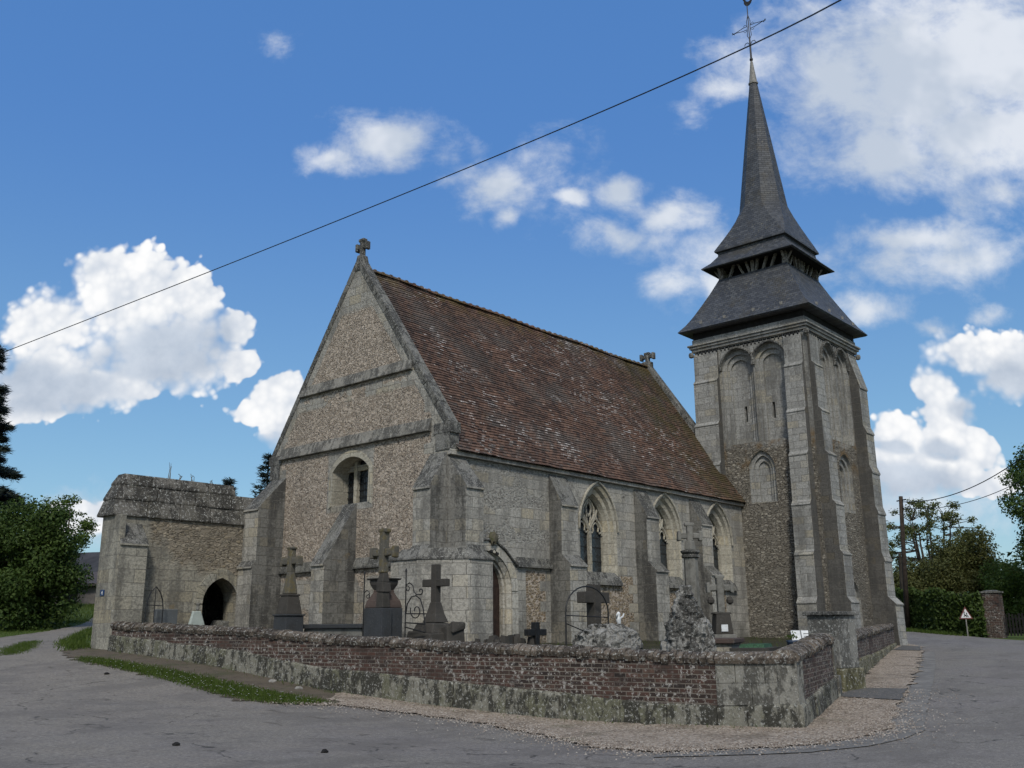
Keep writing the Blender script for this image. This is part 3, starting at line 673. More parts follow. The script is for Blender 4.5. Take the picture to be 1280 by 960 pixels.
a=R(15-21); d=Vector((math.cos(a),math.sin(a),0)); nn=Vector((-d.y,d.x,0)); p=Vector((2.12,-9.42,0))
mb=MB(); obox(mb,p,d,nn,0,.78,0,.69,-.9,.17); mb.build('shaft',MAT['pierst'],pier,bevel=.015)
mb=MB(); obox(mb,p,d,nn,-.06,.86,-.07,.74,-1.8,-.9); mb.build('plinth',MAT['basemoss'],pier,bevel=.03)
mb=MB(); obox(mb,p,d,nn,-.07,.85,-.07,.76,.172,.25); mb.build('cap',MAT['weath'],pier,bevel=.015)
# ================================================================== the church
XW=16.21; TX,TY=18.655,-.762; TS=TY-2.44; TN=TY+2.44; TE=TX+2.44
church=thing('village_church','grey limestone village church with steep tiled nave roof and slate spired tower','church',(8,4,-.5))
def arch(uc, w, v0, spring, apex, n=9):        # closed loop: sill left -> up -> apex -> down -> sill right
    hgt=apex-spring
    L=[(uc-w,v0),(uc-w,spring)]
    if hgt<w*1.02:                              # round or segmental
        r=(w*w+hgt*hgt)/(2*hgt); cy=spring+hgt-r; a0=math.atan2(spring-cy,w)
        for k in range(1,2*n):
            a=PI-a0-(PI-2*a0)*k/(2*n); L.append((uc+r*math.cos(a),cy+r*math.sin(a)))
    else:
        r=(hgt*hgt+w*w)/(2*w); c=uc-w+r; a1=math.acos(max(-1,min(1,(uc-c)/r)))
        left=[(c+r*math.cos(PI-(PI-a1)*k/n),spring+r*math.sin(PI-(PI-a1)*k/n)) for k in range(1,n+1)]
        L+=left; L+=[(2*uc-u,v) for u,v in reversed(left[:-1])]
    L+=[(uc+w,spring),(uc+w,v0)]
    return L
def wface(mb, outer, holes, P, o, m=0):
    polys=[[Vector((u,v,0)) for u,v in outer]]+[[Vector((u,v,0)) for u,v in h_] for h_ in holes]
    flat=[p for q in polys for p in q]; i0=len(mb.v)
    mb.v+=[tuple(P(p.x,p.y,o)) for p in flat]
    for t in tessellate_polygon(polys): mb.f.append(tuple(i0+i for i in t)); mb.m.append(m)
def reveal(mb, A, oa, B, ob, P, m=0):
    n=len(A)
    for k in range(n):
        q=(k+1)%n
        mb.face([P(*A[k],oa),P(*A[q],oa),P(*B[q],ob),P(*B[k],ob)],m)
PS=lambda u,v,o:(u,o,v)             # nave south wall, o runs inward
PG=lambda u,v,o:(o,u,v)             # west gable
PTW=lambda u,v,o:(XW+o,u,v)
PTS=lambda u,v,o:(u,TS+o,v)
ZG=-1.0
# --- nave walls
WIN=[(6.72,1.5),(10.62,1.5),(14.22,1.5)]
wl=[arch(x,.98,1.5,2.95,4.40) for x,_ in WIN]
dl=arch(1.5,1.04,-.9,.95,2.0)
mb=MB()
wface(mb,[(0,ZG),(XW,ZG),(XW,4.62),(0,4.62)],wl+[dl],PS,0)
mb.face([(0,8,ZG),(0,8,4.9),(XW,8,4.9),(XW,8,ZG)])
mb.face([(XW,0,ZG),(XW,8,ZG),(XW,8,4.7),(XW,4,10.85),(XW,0,4.7)])
mb.build('nave_wall',MAT['nave'],church,fix=False)
gw=arch(4.02,.83,3.5,4.5,4.89)
mb=MB(); wface(mb,[(0,ZG),(8,ZG),(8,5.25),(4.12,10.85),(3.88,10.85),(0,5.25)],[gw],PG,0)
mb.build('gable_wall',MAT['gable'],church,fix=False)
# gable window: deep plain embrasure, three lights with mullions and saddle bars
def ins(loop,uc,k,dv): return [(uc+(u-uc)*k,v+dv) for u,v in loop]
mb=MB(); reveal(mb,gw,0,gw,.62,PG); 
o2=arch(4.02,.99,3.42,4.5,5.08); n_=len(gw)
for k in range(n_-1):                 # raised frame round the opening
    mb.face([PG(*o2[k],-.025),PG(*o2[k+1],-.025),PG(*gw[k+1],-.025),PG(*gw[k],-.025)])
    mb.face([PG(*o2[k],-.025),PG(*o2[k+1],-.025),PG(*o2[k+1],.0),PG(*o2[k],.0)])
    mb.face([PG(*gw[k],-.025),PG(*gw[k+1],-.025),PG(*gw[k+1],.0),PG(*gw[k],.0)])
gwin=mb.build('gable_window',MAT['dressing'],church)
mb=MB(); wface(mb,gw,[],PG,.60); mb.build('glass',MAT['glass'],gwin,fix=False)
mb=MB()
for y in (4.36,3.72): mb.box(.46,.585,y-.07,y+.07,3.5,4.86)
mb.box(.46,.585,3.19,4.85,3.5,3.58); mb.box(.48,.585,3.19,4.85,4.55,4.72)
mb.build('mullion',MAT['dressing'],gwin)
mb=MB()
for z in (3.78,3.98,4.18,4.38): mb.box(.555,.572,3.2,4.84,z-.009,z+.009)
for y in (4.52,4.62,4.72,3.9,4.0,4.1,3.4,3.5): mb.box(.55,.562,y-.006,y+.006,3.58,4.55)
mb.build('saddle_bar',MAT['iron'],gwin)
# --- traceried south windows
def tracery_window(xc, k):
    A=arch(xc,.98,1.5,2.95,4.40); B=arch(xc,.90,1.5,2.95,4.30); B2=arch(xc,.86,1.52,2.95,4.24); C=arch(xc,.77,1.55,2.95,4.08); D=arch(xc,.70,1.58,2.95,3.98)
    mb=MB(); reveal(mb,A,0,B,.05,PS); reveal(mb,B,.05,B2,.16,PS); reveal(mb,B2,.16,C,.19,PS); reveal(mb,C,.19,D,.34,PS); reveal(mb,D,.34,D,.48,PS)
    w=mb.build('traceried_window',MAT['dressing'],church)
    mb=MB(); wface(mb,D,[],PS,.44); mb.build('glass',MAT['glass'],w,fix=False)
    mb=MB(); oc=.385
    def bar(pts,r): 
        mb.tube([PS(u,v,oc) for u,v in pts],[r]*len(pts),n=6)
    mb.box(xc-.055,xc+.055,.32,.43,1.55,3.02)
    for s in (-1,1):
        cx=xc+s*.36
        # trefoiled light head
        L=[(cx-.34,2.80),(cx-.33,2.95),(cx-.22,3.14),(cx-.05,3.32),(cx,3.42),(cx+.05,3.32),(cx+.22,3.14),(cx+.33,2.95),(cx+.34,2.80)]
        bar(L,.045)
        for q in (-1,1):
            bar([(cx+q*.33,2.92),(cx+q*.20,2.86),(cx+q*.13,2.93),(cx+q*.15,3.04)],.028)
            bar([(cx+q*.15,3.04),(cx+q*.12,3.12),(cx,3.2)],.024)
        # flowing mouchettes
        bar([(xc,3.02),(xc+s*.06,3.14),(xc+s*.20,3.30),(xc+s*.30,3.46),(xc+s*.28,3.64),(xc+s*.16,3.80),(xc,3.94)],.042)
        bar([(cx+s*.02,3.40),(xc+s*.42,3.52),(xc+s*.44,3.62)],.035)
        bar([(xc+s*.055,3.18),(xc+s*.11,3.36),(xc+s*.10,3.5),(xc,3.42)],.026)
    bar([(xc,3.38),(xc-.11,3.50),(xc-.14,3.64),(xc-.07,3.78),(xc,3.84),(xc+.07,3.78),(xc+.14,3.64),(xc+.11,3.50),(xc,3.38)],.035)
    mb.build('tracery',MAT['dressing'],w)
    mb=MB()
    for z in (1.98,2.42,2.72): mb.box(xc-.69,xc+.69,.425,.437,z-.012,z+.012)
    mb.build('saddle_bar',MAT['iron'],w)
    mb=MB(); prof=[(0.06,1.62),(-.11,1.30),(-.13,1.22),(0.02,1.20)]
    mb.extr([(xc-1.08,y,z) for y,z in prof],(2.16,0,0)); mb.extr([(xc-.9,.47,1.62),(xc-.9,-.0,1.48),(xc-.9,.47,1.48)],(1.8,0,0))
    mb.build('sill',MAT['weath'],w)
    hood=[(u,v) for u,v in arch(xc,1.03,2.9,2.95,4.46)]
    mb=MB(); mb.tube([PS(u,v,-.02) for u,v in hood],.045,n=6); mb.build('hood_mould',MAT['dressing'],w)
for k,(x,_) in enumerate(WIN): tracery_window(x,k)
# --- south door
E_=arch(1.5,.95,-.9,.95,1.90); F_=arch(1.5,.90,-.9,.95,1.84)
mb=MB(); reveal(mb,dl,0,E_,.10,PS); reveal(mb,E_,.10,E_,.17,PS); reveal(mb,E_,.17,F_,.19,PS); reveal(mb,F_,.19,F_,.36,PS)
dr=mb.build('south_doorway',MAT['doorst'],church)
mb=MB(); wface(mb,F_,[],PS,.31); mb.build('door_leaf',MAT['door'],dr,fix=False)
ro=arch(1.5,1.30,-.9,.95,2.27); ri=arch(1.5,1.045,-.9,.95,2.005); mb=MB()
for k in range(len(ro)-1):
    a,b,c_,d_=ro[k],ro[k+1],ri[k+1],ri[k]; e=.05 if k in (0,len(ro)-2) else .04
    m_=lambda p,q,s:(p[0]+(q[0]-p[0])*s,p[1]+(q[1]-p[1])*s)
    qd=[m_(a,b,e*.3),m_(b,a,e*.3),m_(c_,d_,e*.3),m_(d_,c_,e*.3)]
    mb.hexa([PS(*q,.03) for q in qd],[PS(*q,-.035) for q in qd])
mb.build('voussoir_ring',MAT['doorst'],dr)
mb=MB(); mb.tube([(.86,-.05,2.12),(1.2,-.06,2.26),(1.55,-.06,2.31),(1.9,-.06,2.25),(2.25,-.06,2.06),(2.55,-.06,1.80),(2.74,-.06,1.67),(2.9,-.06,1.64)],.036,n=8); mb.build('hood_mould',MAT['weath'],dr)
for x,z in ((1.62,1.98),(1.86,1.93)):
    mb=MB(); mb.lathe([(.0,z-.05),(.05,z-.03),(.05,z+.03),(0,z+.05)],(x,-.10),8); mb.build('iron_lantern',MAT['iron'],dr)
mb=MB(); mb.tube([(1.62,-.10,1.98),(1.74,-.13,2.05),(1.86,-.10,1.93)],.012,n=5); mb.build('lantern_bracket',MAT['iron'],dr)
# --- buttresses
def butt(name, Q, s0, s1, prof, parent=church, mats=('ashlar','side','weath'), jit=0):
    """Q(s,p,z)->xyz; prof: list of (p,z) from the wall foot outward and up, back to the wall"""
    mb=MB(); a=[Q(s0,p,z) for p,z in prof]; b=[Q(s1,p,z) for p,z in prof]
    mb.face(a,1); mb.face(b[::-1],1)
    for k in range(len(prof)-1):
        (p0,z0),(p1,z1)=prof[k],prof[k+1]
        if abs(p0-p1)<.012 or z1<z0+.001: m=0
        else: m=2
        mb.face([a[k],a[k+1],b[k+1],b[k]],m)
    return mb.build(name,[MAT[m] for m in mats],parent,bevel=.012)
def stage(zg, steps, ztop, drip=.05):          # steps: (projection, z of set-off above, slope height)
    L=[(0,zg),(steps[0][0],zg)]
    for k,(p,z,sl) in enumerate(steps):
        L+=[(p,z-.001),(p+drip,z),(p+drip,z+.055)]
        if k+1<len(steps): L+=[(steps[k+1][0],z+sl)]
    L.append((0,ztop)); return L
QS=lambda s,p,z:(s,-p,z)
QG=lambda s,p,z:(-p,s,z)
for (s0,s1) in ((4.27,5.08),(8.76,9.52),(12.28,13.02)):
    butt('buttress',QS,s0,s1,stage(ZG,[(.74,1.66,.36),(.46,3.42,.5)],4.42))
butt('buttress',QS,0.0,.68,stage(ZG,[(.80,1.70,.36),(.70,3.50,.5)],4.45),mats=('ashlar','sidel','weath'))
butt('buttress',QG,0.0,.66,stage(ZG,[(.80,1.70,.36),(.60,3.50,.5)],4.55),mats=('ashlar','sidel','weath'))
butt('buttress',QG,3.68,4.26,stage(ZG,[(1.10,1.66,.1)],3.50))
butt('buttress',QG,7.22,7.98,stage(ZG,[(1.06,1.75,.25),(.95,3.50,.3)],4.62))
mb=MB(); poly=[(0,.02),(-.02,1.12),(-.92,1.12),(-.92,.12),(-.10,-.88),(.0,-.92),(.80,-.92),(.80,0)]
poly=poly[::-1]
import itertools
def ccw(p): return p if sum(p[i][0]*p[(i+1)%len(p)][1]-p[(i+1)%len(p)][0]*p[i][1] for i in range(len(p)))>0 else p[::-1]
poly=ccw(poly); mb.prism(poly,ZG,1.66); c0=(.0,.0)
big=[(x*1.04,y*1.04) for x,y in poly]; sm=[(x*.80,y*.80) for x,y in poly]
mb.ring([[(x,y,1.661) for x,y in big],[(x,y,1.71) for x,y in big],[(x,y,1.96) for x,y in sm]],2)
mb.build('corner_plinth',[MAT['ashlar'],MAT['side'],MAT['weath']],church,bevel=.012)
# --- string courses, cornice, eaves
def ledge(name,P,u0,u1,z0,z1,proud,mat='weath',lip=.06):
    mb=MB(); prof=[(.0,z0),(-proud,z0+.015),(-proud,z0+lip),(0.0,z1)]
    k=max(1,int((u1-u0)/.7)); 
    for i in range(k):
        a=u0+(u1-u0)*i/k; b=u0+(u1-u0)*(i+1)/k-.006; 
        mb.extr([P(a,z,o) for o,z in prof], Vector(P(b,0,0))-Vector(P(a,0,0)))
    return mb.build(name,MAT[mat],church)
ledge('string_course',PG,1.42,6.62,7.08,7.44,.11,'ledge',.04)
ledge('string_course',PG,.62,7.55,5.18,5.56,.12,'ledge',.04)
for a,b in ((1.1,3.68),(4.26,7.22)): ledge('string_course',PG,a,b,1.60,1.92,.11)
for a,b in ((2.75,4.27),(5.08,5.70),(13.02,13.2),(9.52,9.6)): ledge('string_course',PS,a,b,1.60,1.90,.11)
ledge('eaves_cornice',PS,0.0,XW-.0,4.46,4.70,.13,'ashlar',.13)
# --- roof: overlapping courses of clay tiles
def tile_slope(sgn, mb):
    n=66; x0,x1=.22,XW-.03; K=46; g=random.Random(5)
    y_e,z_e=(-.20,4.60) if sgn>0 else (8.20,4.60); y_r,z_r=4.0,10.86
    for r in range(n):
        t0=r/n; t1=(r+1)/n
        for k in range(K):
            xa=x0+(x1-x0)*k/K; xb=x0+(x1-x0)*(k+1)/K
            def pt(x,t,up):
                sag=-.05*math.sin(PI*t)*math.sin(PI*(x-x0)/(x1-x0))+.022*math.sin(x*1.9+t*5)*math.sin(t*7+x*.7)+.012*math.sin(x*5.1+t*19)
                y=y_e+(y_r-y_e)*t; z=z_e+(z_r-z_e)*t
                return (x, y-sgn*.83*(sag+up), z+.556*(sag+up))
            j=.004*math.sin(k*12.9898+r*78.233)
            a,b,c,d=pt(xa,t0,.026+j),pt(xb,t0,.026+j),pt(xb,t1,.002),pt(xa,t1,.002)
            mb.face([a,b,c,d]); a2,b2=pt(xa,t0,0),pt(xb,t0,0); mb.face([a2,b2,b,a])
mb=MB(); tile_slope(1,mb); tile_slope(-1,mb)
mb.face([(.2,-.19,4.58),(XW,-.19,4.58),(XW,.1,4.66),(.2,.1,4.66)])
roof=mb.build('nave_roof',MAT['tiles'],church)
mb=MB()
for k in range(47):
    x=.3+k*.335; 
    if x>XW-.35: break
    dz=.02*math.sin(x*1.3); L=[]
    for xx,rr in ((x,.105),(x+.30,.105),(x+.315,.135),(x+.345,.135)):
        L.append([(xx,4+rr*1.15*math.cos(a),10.83+dz+rr*math.sin(a)) for a in [PI*q/7 for q in range(8)]])
    mb.ring(L)
mb.build('ridge_tile',MAT['tiles'],roof)
# --- raking copings and crosses
def raking(x0,x1,ya,za,yb,zb,t=.13,n=9):
    mb=MB()
    for sgn in (1,-1):
        for k in range(n):
            a=k/n; b=(k+1)/n-.008/5
            def q(s,up): 
                y=ya+(yb-ya)*s; z=za+(zb-za)*s; y=y if sgn>0 else 8-y
                return y-sgn*.815*up, z+.58*up
            (y0,z0),(y1,z1),(y2,z2),(y3,z3)=q(a,-.09),q(b,-.09),q(b,t),q(a,t)
            mb.extr([(x0,y0,z0),(x0,y1,z1),(x0,y2,z2),(x0,y3,z3)],(x1-x0,0,0))
    return mb
mb=raking(-.025,.34,-.0,5.33,3.98,11.02,.10); 
for y0,y1 in ((-.16,.5),(7.5,8.16)): mb.box(-.04,.36,y0,y1,5.06,5.36); mb.box(-.03,.35,y0+.06,y1-.06,4.60,5.065)
mb.hexa([(-.03,3.80,10.75),(.33,3.80,10.75),(.33,4.20,10.75),(-.03,4.20,10.75)],[(.02,3.90,11.28),(.28,3.90,11.28),(.28,4.10,11.28),(.02,4.10,11.28)])
cp=mb.build('gable_coping',MAT['weath'],church,bevel=.015)
mb=raking(XW-.20,XW+.16,1.72,7.62,3.98,10.86,.14,5); mb.box(XW-.18,XW+.14,3.82,4.18,10.8,11.12)
cp2=mb.build('gable_coping',MAT['weath'],church,bevel=.015)
def stone_cross(mb, c, w, hgt, t, rot=0, arm=.62, ends=0, m=0):
    ca,sa=math.cos(rot),math.sin(rot)
    def bx(a0,a1,z0,z1,tt,m=m):
        q=[(a0,-tt),(a1,-tt),(a1,tt),(a0,tt)]
        mb.hexa([(c[0]+a*ca-b*sa,c[1]+a*sa+b*ca,z0) for a,b in q],[(c[0]+a*ca-b*sa,c[1]+a*sa+b*ca,z1) for a,b in q],m)
    z=c[2]; sw=t
    bx(-sw,sw,z,z+hgt,t); za=z+hgt*arm; bx(-w/2,-sw-.001,za-sw,za+sw,t*.95); bx(sw+.001,w/2,za-sw,za+sw,t*.95)
    if ends:
        for s in (-1,1): bx(min(s*(w/2-ends),s*(w/2+ends*.4)),max(s*(w/2-ends),s*(w/2+ends*.4)),za-sw-ends*.8,za+sw+ends*.8,t*1.15)
        bx(-sw-ends*.7,sw+ends*.7,z+hgt-ends,z+hgt+ends*.4,t*1.15)
mb=MB(); stone_cross(mb,(.15,4,11.2),.50,.62,.075,R(90),.62,.075); mb.build('gable_cross',MAT['weath'],cp,bevel=.03)
mb=MB(); stone_cross(mb,(XW-.02,4,11.1),.66,.42,.085,R(90),.62,.08); mb.build('gable_cross',MAT['weath'],cp2,bevel=.03)
mb=MB(); mb.ring([[(1.72+.18*k*math.cos(q*PI/4),-.10+.10*k*math.sin(q*PI/4),z) for q in range(8)] for k,z in ((.4,2.18),(.75,2.26),(.8,2.36),(.6,2.48),(.2,2.54))]); mb.jitter(.03,1,4); 
mb.build('carved_finial',MAT['mossy'] if 'mossy' in MAT else M_lichen_stone('mossy_finial',(.11,.10,.07),(.06,.07,.025),.7,.1,12),church)
# ================================================================== the tower
zt=11.10
aw=[arch(-.25,.70,6.95,10.12,10.86),arch(-1.66,.70,6.95,10.12,10.86),arch(-1.0,.55,4.55,5.85,6.60)]
asx=[arch(18.18,.62,6.98,10.2,10.92),arch(19.48,.62,6.98,10.2,10.92),arch(18.95,.62,4.2,5.75,6.52),arch(18.55,.68,-.6,.75,1.62)]
mb=MB()
wface(mb,[(TS,ZG),(TN,ZG),(TN,zt),(TS,zt)],aw,PTW,0); wface(mb,[(XW,ZG),(TE,ZG),(TE,zt),(XW,zt)],asx,PTS,0)
mb.face([(TE,TS,ZG),(TE,TN,ZG),(TE,TN,zt),(TE,TS,zt)]); mb.face([(XW,TN,ZG),(XW,TN,zt),(TE,TN,zt),(TE,TN,ZG)])
tw=mb.build('tower_wall',MAT['tower'],church,fix=False)
def blind(loop, P, uc, w, v0, sp, ap, slit=None, d1=.13, d2=.17, two=True):
    L1=arch(uc,w-.0,v0,sp,ap); L2=arch(uc,w-.15,v0+.02,sp,ap-.2); L3=arch(uc,w-.30,v0+.06,sp,ap-.42)
    mb=MB(); reveal(mb,L1,0,L1,d1,P)
    wface(mb,L1,[L2],P,d1)
    reveal(mb,L2,d1,L2,d1+.09,P)
    wface(mb,L2,[L3],P,d1+.09); reveal(mb,L3,d1+.09,L3,d1+d2,P)
    sl=[]
    if slit: u,z0,z1=slit; sl=[[(u-.055,z0),(u-.055,z1),(u+.055,z1),(u+.055,z0)]]
    wface(mb,L3,sl,P,d1+d2)
    if slit: reveal(mb,sl[0],d1+d2,sl[0],d1+d2+.3,P); wface(mb,sl[0],[],P,d1+d2+.28,1)
    o=mb.build('blind_arch',[MAT['tash'],MAT['void']],church,fix=False)
    return o
def hood(o,P,uc,w,sp,ap,beads=True):
    mb=MB(); L=[q for q in arch(uc,w,sp-.05,sp,ap)]
    if beads:
        for a,b in zip(L,L[1:]):
            k=max(1,int(math.hypot(b[0]-a[0],b[1]-a[1])/.10))
            for i in range(k):
                t0=i/k+.12/k; t1=(i+1)/k-.12/k
                mb.tube([P(a[0]+(b[0]-a[0])*t,a[1]+(b[1]-a[1])*t,-.05) for t in (t0,t1)],.055,n=6)
    mb.tube([P(u,v,-.02) for u,v in L],.06,n=6)
    mb.build('hood_mould',MAT['weath'],o)
o=blind(aw[0],PTW,-.25,.70,6.95,10.12,10.86,(-.35,7.85,8.5)); hood(o,PTW,-.25,.74,10.12,10.92)
o=blind(aw[1],PTW,-1.66,.70,6.95,10.12,10.86,(-1.55,7.85,8.5)); hood(o,PTW,-1.66,.74,10.12,10.92)
o=blind(aw[2],PTW,-1.0,.55,4.55,5.85,6.60,None,.10,.16)
o=blind(asx[0],PTS,18.18,.62,6.98,10.2,10.92); hood(o,PTS,18.18,.66,10.2,10.98)
o=blind(asx[1],PTS,19.48,.62,6.98,10.2,10.92); hood(o,PTS,19.48,.66,10.2,10.98)
o=blind(asx[2],PTS,18.95,.62,4.2,5.75,6.52,None,.12,.2)
o=blind(asx[3],PTS,18.55,.68,-.6,.75,1.62,None,.12,.2)
steps=[(.76,.74,.20),(.64,2.46,.16),(.54,4.29,.16),(.43,6.17,.14),(.32,7.86,.14),(.22,9.69,.14)]
def tstage(top,base=.10): 
    L=[(0,ZG-.4),(steps[0][0]+.03,ZG-.4)]
    for k,(p,z,sl) in enumerate(steps):
        L+=[(p,z-.045),(p+.03,z-.04),(p+.03,z)]
        nx=steps[k+1][0] if k+1<len(steps) else base
        L+=[(nx,z+sl)]
    L+=[(base,top),(0,top)]; return L
QW=lambda s,p,z:(XW-p,s,z); QT=lambda s,p,z:(s,TS-p,z)
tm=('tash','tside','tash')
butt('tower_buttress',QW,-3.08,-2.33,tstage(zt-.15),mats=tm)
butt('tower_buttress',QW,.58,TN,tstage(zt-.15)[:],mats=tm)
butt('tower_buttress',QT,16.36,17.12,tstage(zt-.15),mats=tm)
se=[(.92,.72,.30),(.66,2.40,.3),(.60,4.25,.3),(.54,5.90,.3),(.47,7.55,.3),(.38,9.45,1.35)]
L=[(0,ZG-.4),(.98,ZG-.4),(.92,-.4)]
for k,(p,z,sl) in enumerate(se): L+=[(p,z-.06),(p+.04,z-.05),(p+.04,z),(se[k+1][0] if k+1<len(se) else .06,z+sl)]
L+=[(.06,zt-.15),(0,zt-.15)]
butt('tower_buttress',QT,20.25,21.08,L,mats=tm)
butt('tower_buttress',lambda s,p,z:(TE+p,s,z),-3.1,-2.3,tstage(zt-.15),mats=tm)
# cornice, frieze of small trefoils, corner corbels
mb=MB()
for h_,z0,z1 in ((2.53,11.08,11.20),(2.60,11.201,11.30),(2.66,11.301,11.38),(2.50,11.381,11.62)):
    mb.box(TX-h_,TX+h_,TY-h_,TY+h_,z0,z1)
mb.build('tower_cornice',MAT['tash'],church,bevel=.02)
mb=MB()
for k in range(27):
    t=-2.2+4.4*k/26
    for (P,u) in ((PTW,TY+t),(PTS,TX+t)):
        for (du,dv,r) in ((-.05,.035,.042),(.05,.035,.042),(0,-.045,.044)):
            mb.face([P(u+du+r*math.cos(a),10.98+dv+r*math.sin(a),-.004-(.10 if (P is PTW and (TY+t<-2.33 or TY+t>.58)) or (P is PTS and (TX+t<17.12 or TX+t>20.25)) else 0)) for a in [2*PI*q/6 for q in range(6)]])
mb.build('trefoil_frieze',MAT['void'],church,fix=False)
for sx,sy in ((-1,-1),(-1,1),(1,-1),(1,1)):
    mb=MB(); x,y=TX+sx*2.54,TY+sy*2.54; mb.lathe([(.02,10.84),(.10,10.88),(.12,10.97),(.09,11.06),(.03,11.08)],(x,y),8)
    mb.build('corner_corbel',MAT['weath'],church)
# roofs of the tower
def sq(h_,z): return [(TX-h_,TY-h_,z),(TX+h_,TY-h_,z),(TX+h_,TY+h_,z),(TX-h_,TY+h_,z)]
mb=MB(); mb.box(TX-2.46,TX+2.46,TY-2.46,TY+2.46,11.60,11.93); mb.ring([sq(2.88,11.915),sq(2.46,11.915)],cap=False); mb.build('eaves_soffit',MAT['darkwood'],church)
mb=MB(); mb.ring([sq(2.86,11.90),sq(2.92,11.955),sq(2.90,11.99),sq(2.66,12.28),sq(2.42,12.66),sq(2.14,13.18),sq(1.86,13.72),sq(1.56,14.36),sq(1.2,14.40)]); lowroof=mb.build('bell_roof',MAT['slatem'],church)
for k in (-1.7,-.5,.8,1.9):
    for P in (lambda t,z,o:(TX-o,TY+t,z), lambda t,z,o:(TX+t,TY-o,z)):
        mb=MB(); mb.hexa([P(k-.05,12.19,2.745),P(k+.05,12.19,2.745),P(k+.05,12.22,2.70),P(k-.05,12.22,2.70)],[P(k-.05,12.31,2.76),P(k+.05,12.31,2.76),P(k+.05,12.33,2.68),P(k-.05,12.33,2.68)])
        mb.build('roof_hook',MAT['lead'],lowroof)
mb=MB(); mb.box(TX-1.22,TX+1.22,TY-1.22,TY+1.22,14.3,15.3); mb.build('belfry_dark_core',MAT['void'],church)  # near-black box put in for the shade inside the open belfry
for sx,sy in ((-1,-1),(1,-1),(1,1),(-1,1)):
    mb=MB(); x,y=TX+sx*1.46,TY+sy*1.46; mb.hexa([(x-.1,y-.1,14.3),(x+.1,y-.1,14.3),(x+.1,y+.1,14.3),(x-.1,y+.1,14.3)],[(x-.08,y-.08,15.2),(x+.08,y-.08,15.2),(x+.08,y+.08,15.2),(x-.08,y+.08,15.2)])
    for ax in (0,1):
        a=Vector((x,y,14.4)); b=Vector((x,y,15.1)); b[ax]+=-(sx,sy)[ax]*.0; b=b+Vector((sx*.42 if ax==0 else 0, sy*.42 if ax==1 else 0,-.1)); mb.tube([a,b],.055,n=4)
    mb.build('corner_post',MAT['timber'],church)
for side in range(4):
    for (a,b) in ((-1.10,-.78),(-.42,-.70),(.02,.02),(.14,.30),(.46,.74),(.82,1.14) ,(-.14,-.30)):
        mb=MB(); ca,sa=[(1,0),(0,1),(-1,0),(0,-1)][side]
        def q(t,o,z): return (TX+ca*t+sa*o*1.0, TY+sa*t-ca*o, z)
        r=.075 if a==b else .05
        mb.hexa([q(a-r,1.50,14.36),q(a+r,1.50,14.36),q(a+r,1.40,14.36),q(a-r,1.40,14.36)],[q(b-r,1.56,15.0),q(b+r,1.56,15.0),q(b+r,1.44,15.0),q(b-r,1.44,15.0)])
        mb.build('belfry_strut',MAT['timber'],church)
mb=MB(); mb.ring([sq(1.25,14.95),sq(2.02,14.79),sq(2.09,14.82),sq(2.08,14.86),sq(1.78,15.12),sq(1.54,15.44),sq(1.52,15.62),sq(1.3,15.64)]); mb.build('skirt_roof',[MAT['slatem']],church)
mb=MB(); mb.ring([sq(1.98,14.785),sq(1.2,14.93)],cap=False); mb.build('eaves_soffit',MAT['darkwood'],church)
def octo(ap,z,sqn=0.0,hs=0):
    L=[]
    for k in range(8):
        a=PI/8+k*PI/4; o=Vector((math.cos(a),math.sin(a),0))*(ap/math.cos(PI/8))
        c=Vector((math.copysign(hs,math.cos(a)),math.copysign(hs,math.sin(a)),0))
        p=o.lerp(c,sqn); L.append((TX+p.x,TY+p.y,z))
    return L
loops=[octo(1.4,15.60,1,1.50),octo(1.6,15.625,1,1.64),octo(1.6,15.69,1,1.645),octo(1.44,16.22,.74,1.46),octo(1.25,16.75,.47,1.27),octo(1.08,17.25,.21,1.10),octo(.955,17.68,0,1)]
for t in (.1,.25,.45,.65,.85,1): loops.append(octo(.955+(.155-.955)*t,17.68+(23.97-17.68)*t))
mb=MB(); mb.ring(loops); spire=mb.build('spire',MAT['slatem'],church)
mb=MB(); mb.ring([octo(.175,23.93),octo(.165,24.02),octo(.055,25.05),octo(.02,25.12)]); mb.ring([octo(.20,23.90),octo(.205,23.97)]); mb.build('lead_cap',MAT['lead'],spire)
mb=MB(); mb.tube([(TX,TY,24.9),(TX,TY,26.3)],[.05,.035]); mb.lathe([(.03,25.1),(.08,25.16),(.08,25.22),(.03,25.28)],(TX,TY),8); mb.lathe([(.02,25.85),(.065,25.92),(.02,26.0)],(TX,TY),8)
for s in (-1,1):
    mb.tube([(TX,TY,25.95),(TX,TY+s*.12,26.12),(TX,TY+s*.24,26.10),(TX,TY+s*.27,26.0)],.018,n=5)
    mb.tube([(TX,TY,26.25),(TX,TY+s*.10,26.45),(TX,TY+s*.07,26.9),(TX,TY+s*.09,27.2),(TX,TY,27.55)],.016,n=5)
    mb.tube([(TX,TY+s*.07,26.97),(TX,TY+s*.3,26.97),(TX,TY+s*.62,26.9),(TX,TY+s*.86,26.88)],.016,n=5)
    mb.tube([(TX,TY+s*.07,26.80),(TX,TY+s*.3,26.80),(TX,TY+s*.62,26.87),(TX,TY+s*.86,26.88)],.016,n=5)
    for q in (-1,1): mb.tube([(TX,TY+s*.08,26.88+q*.12),(TX,TY+s*.2,26.88+q*.2),(TX,TY+s*.26,26.88+q*.14)],.012,n=5)
    mb.tube([(TX,TY+s*.74,26.82),(TX,TY+s*.84,26.95)],.02,n=5)
mb.tube([(TX,TY,26.3),(TX,TY,28.12)],.022)
mb.build('spire_cross',MAT['iron'],spire)
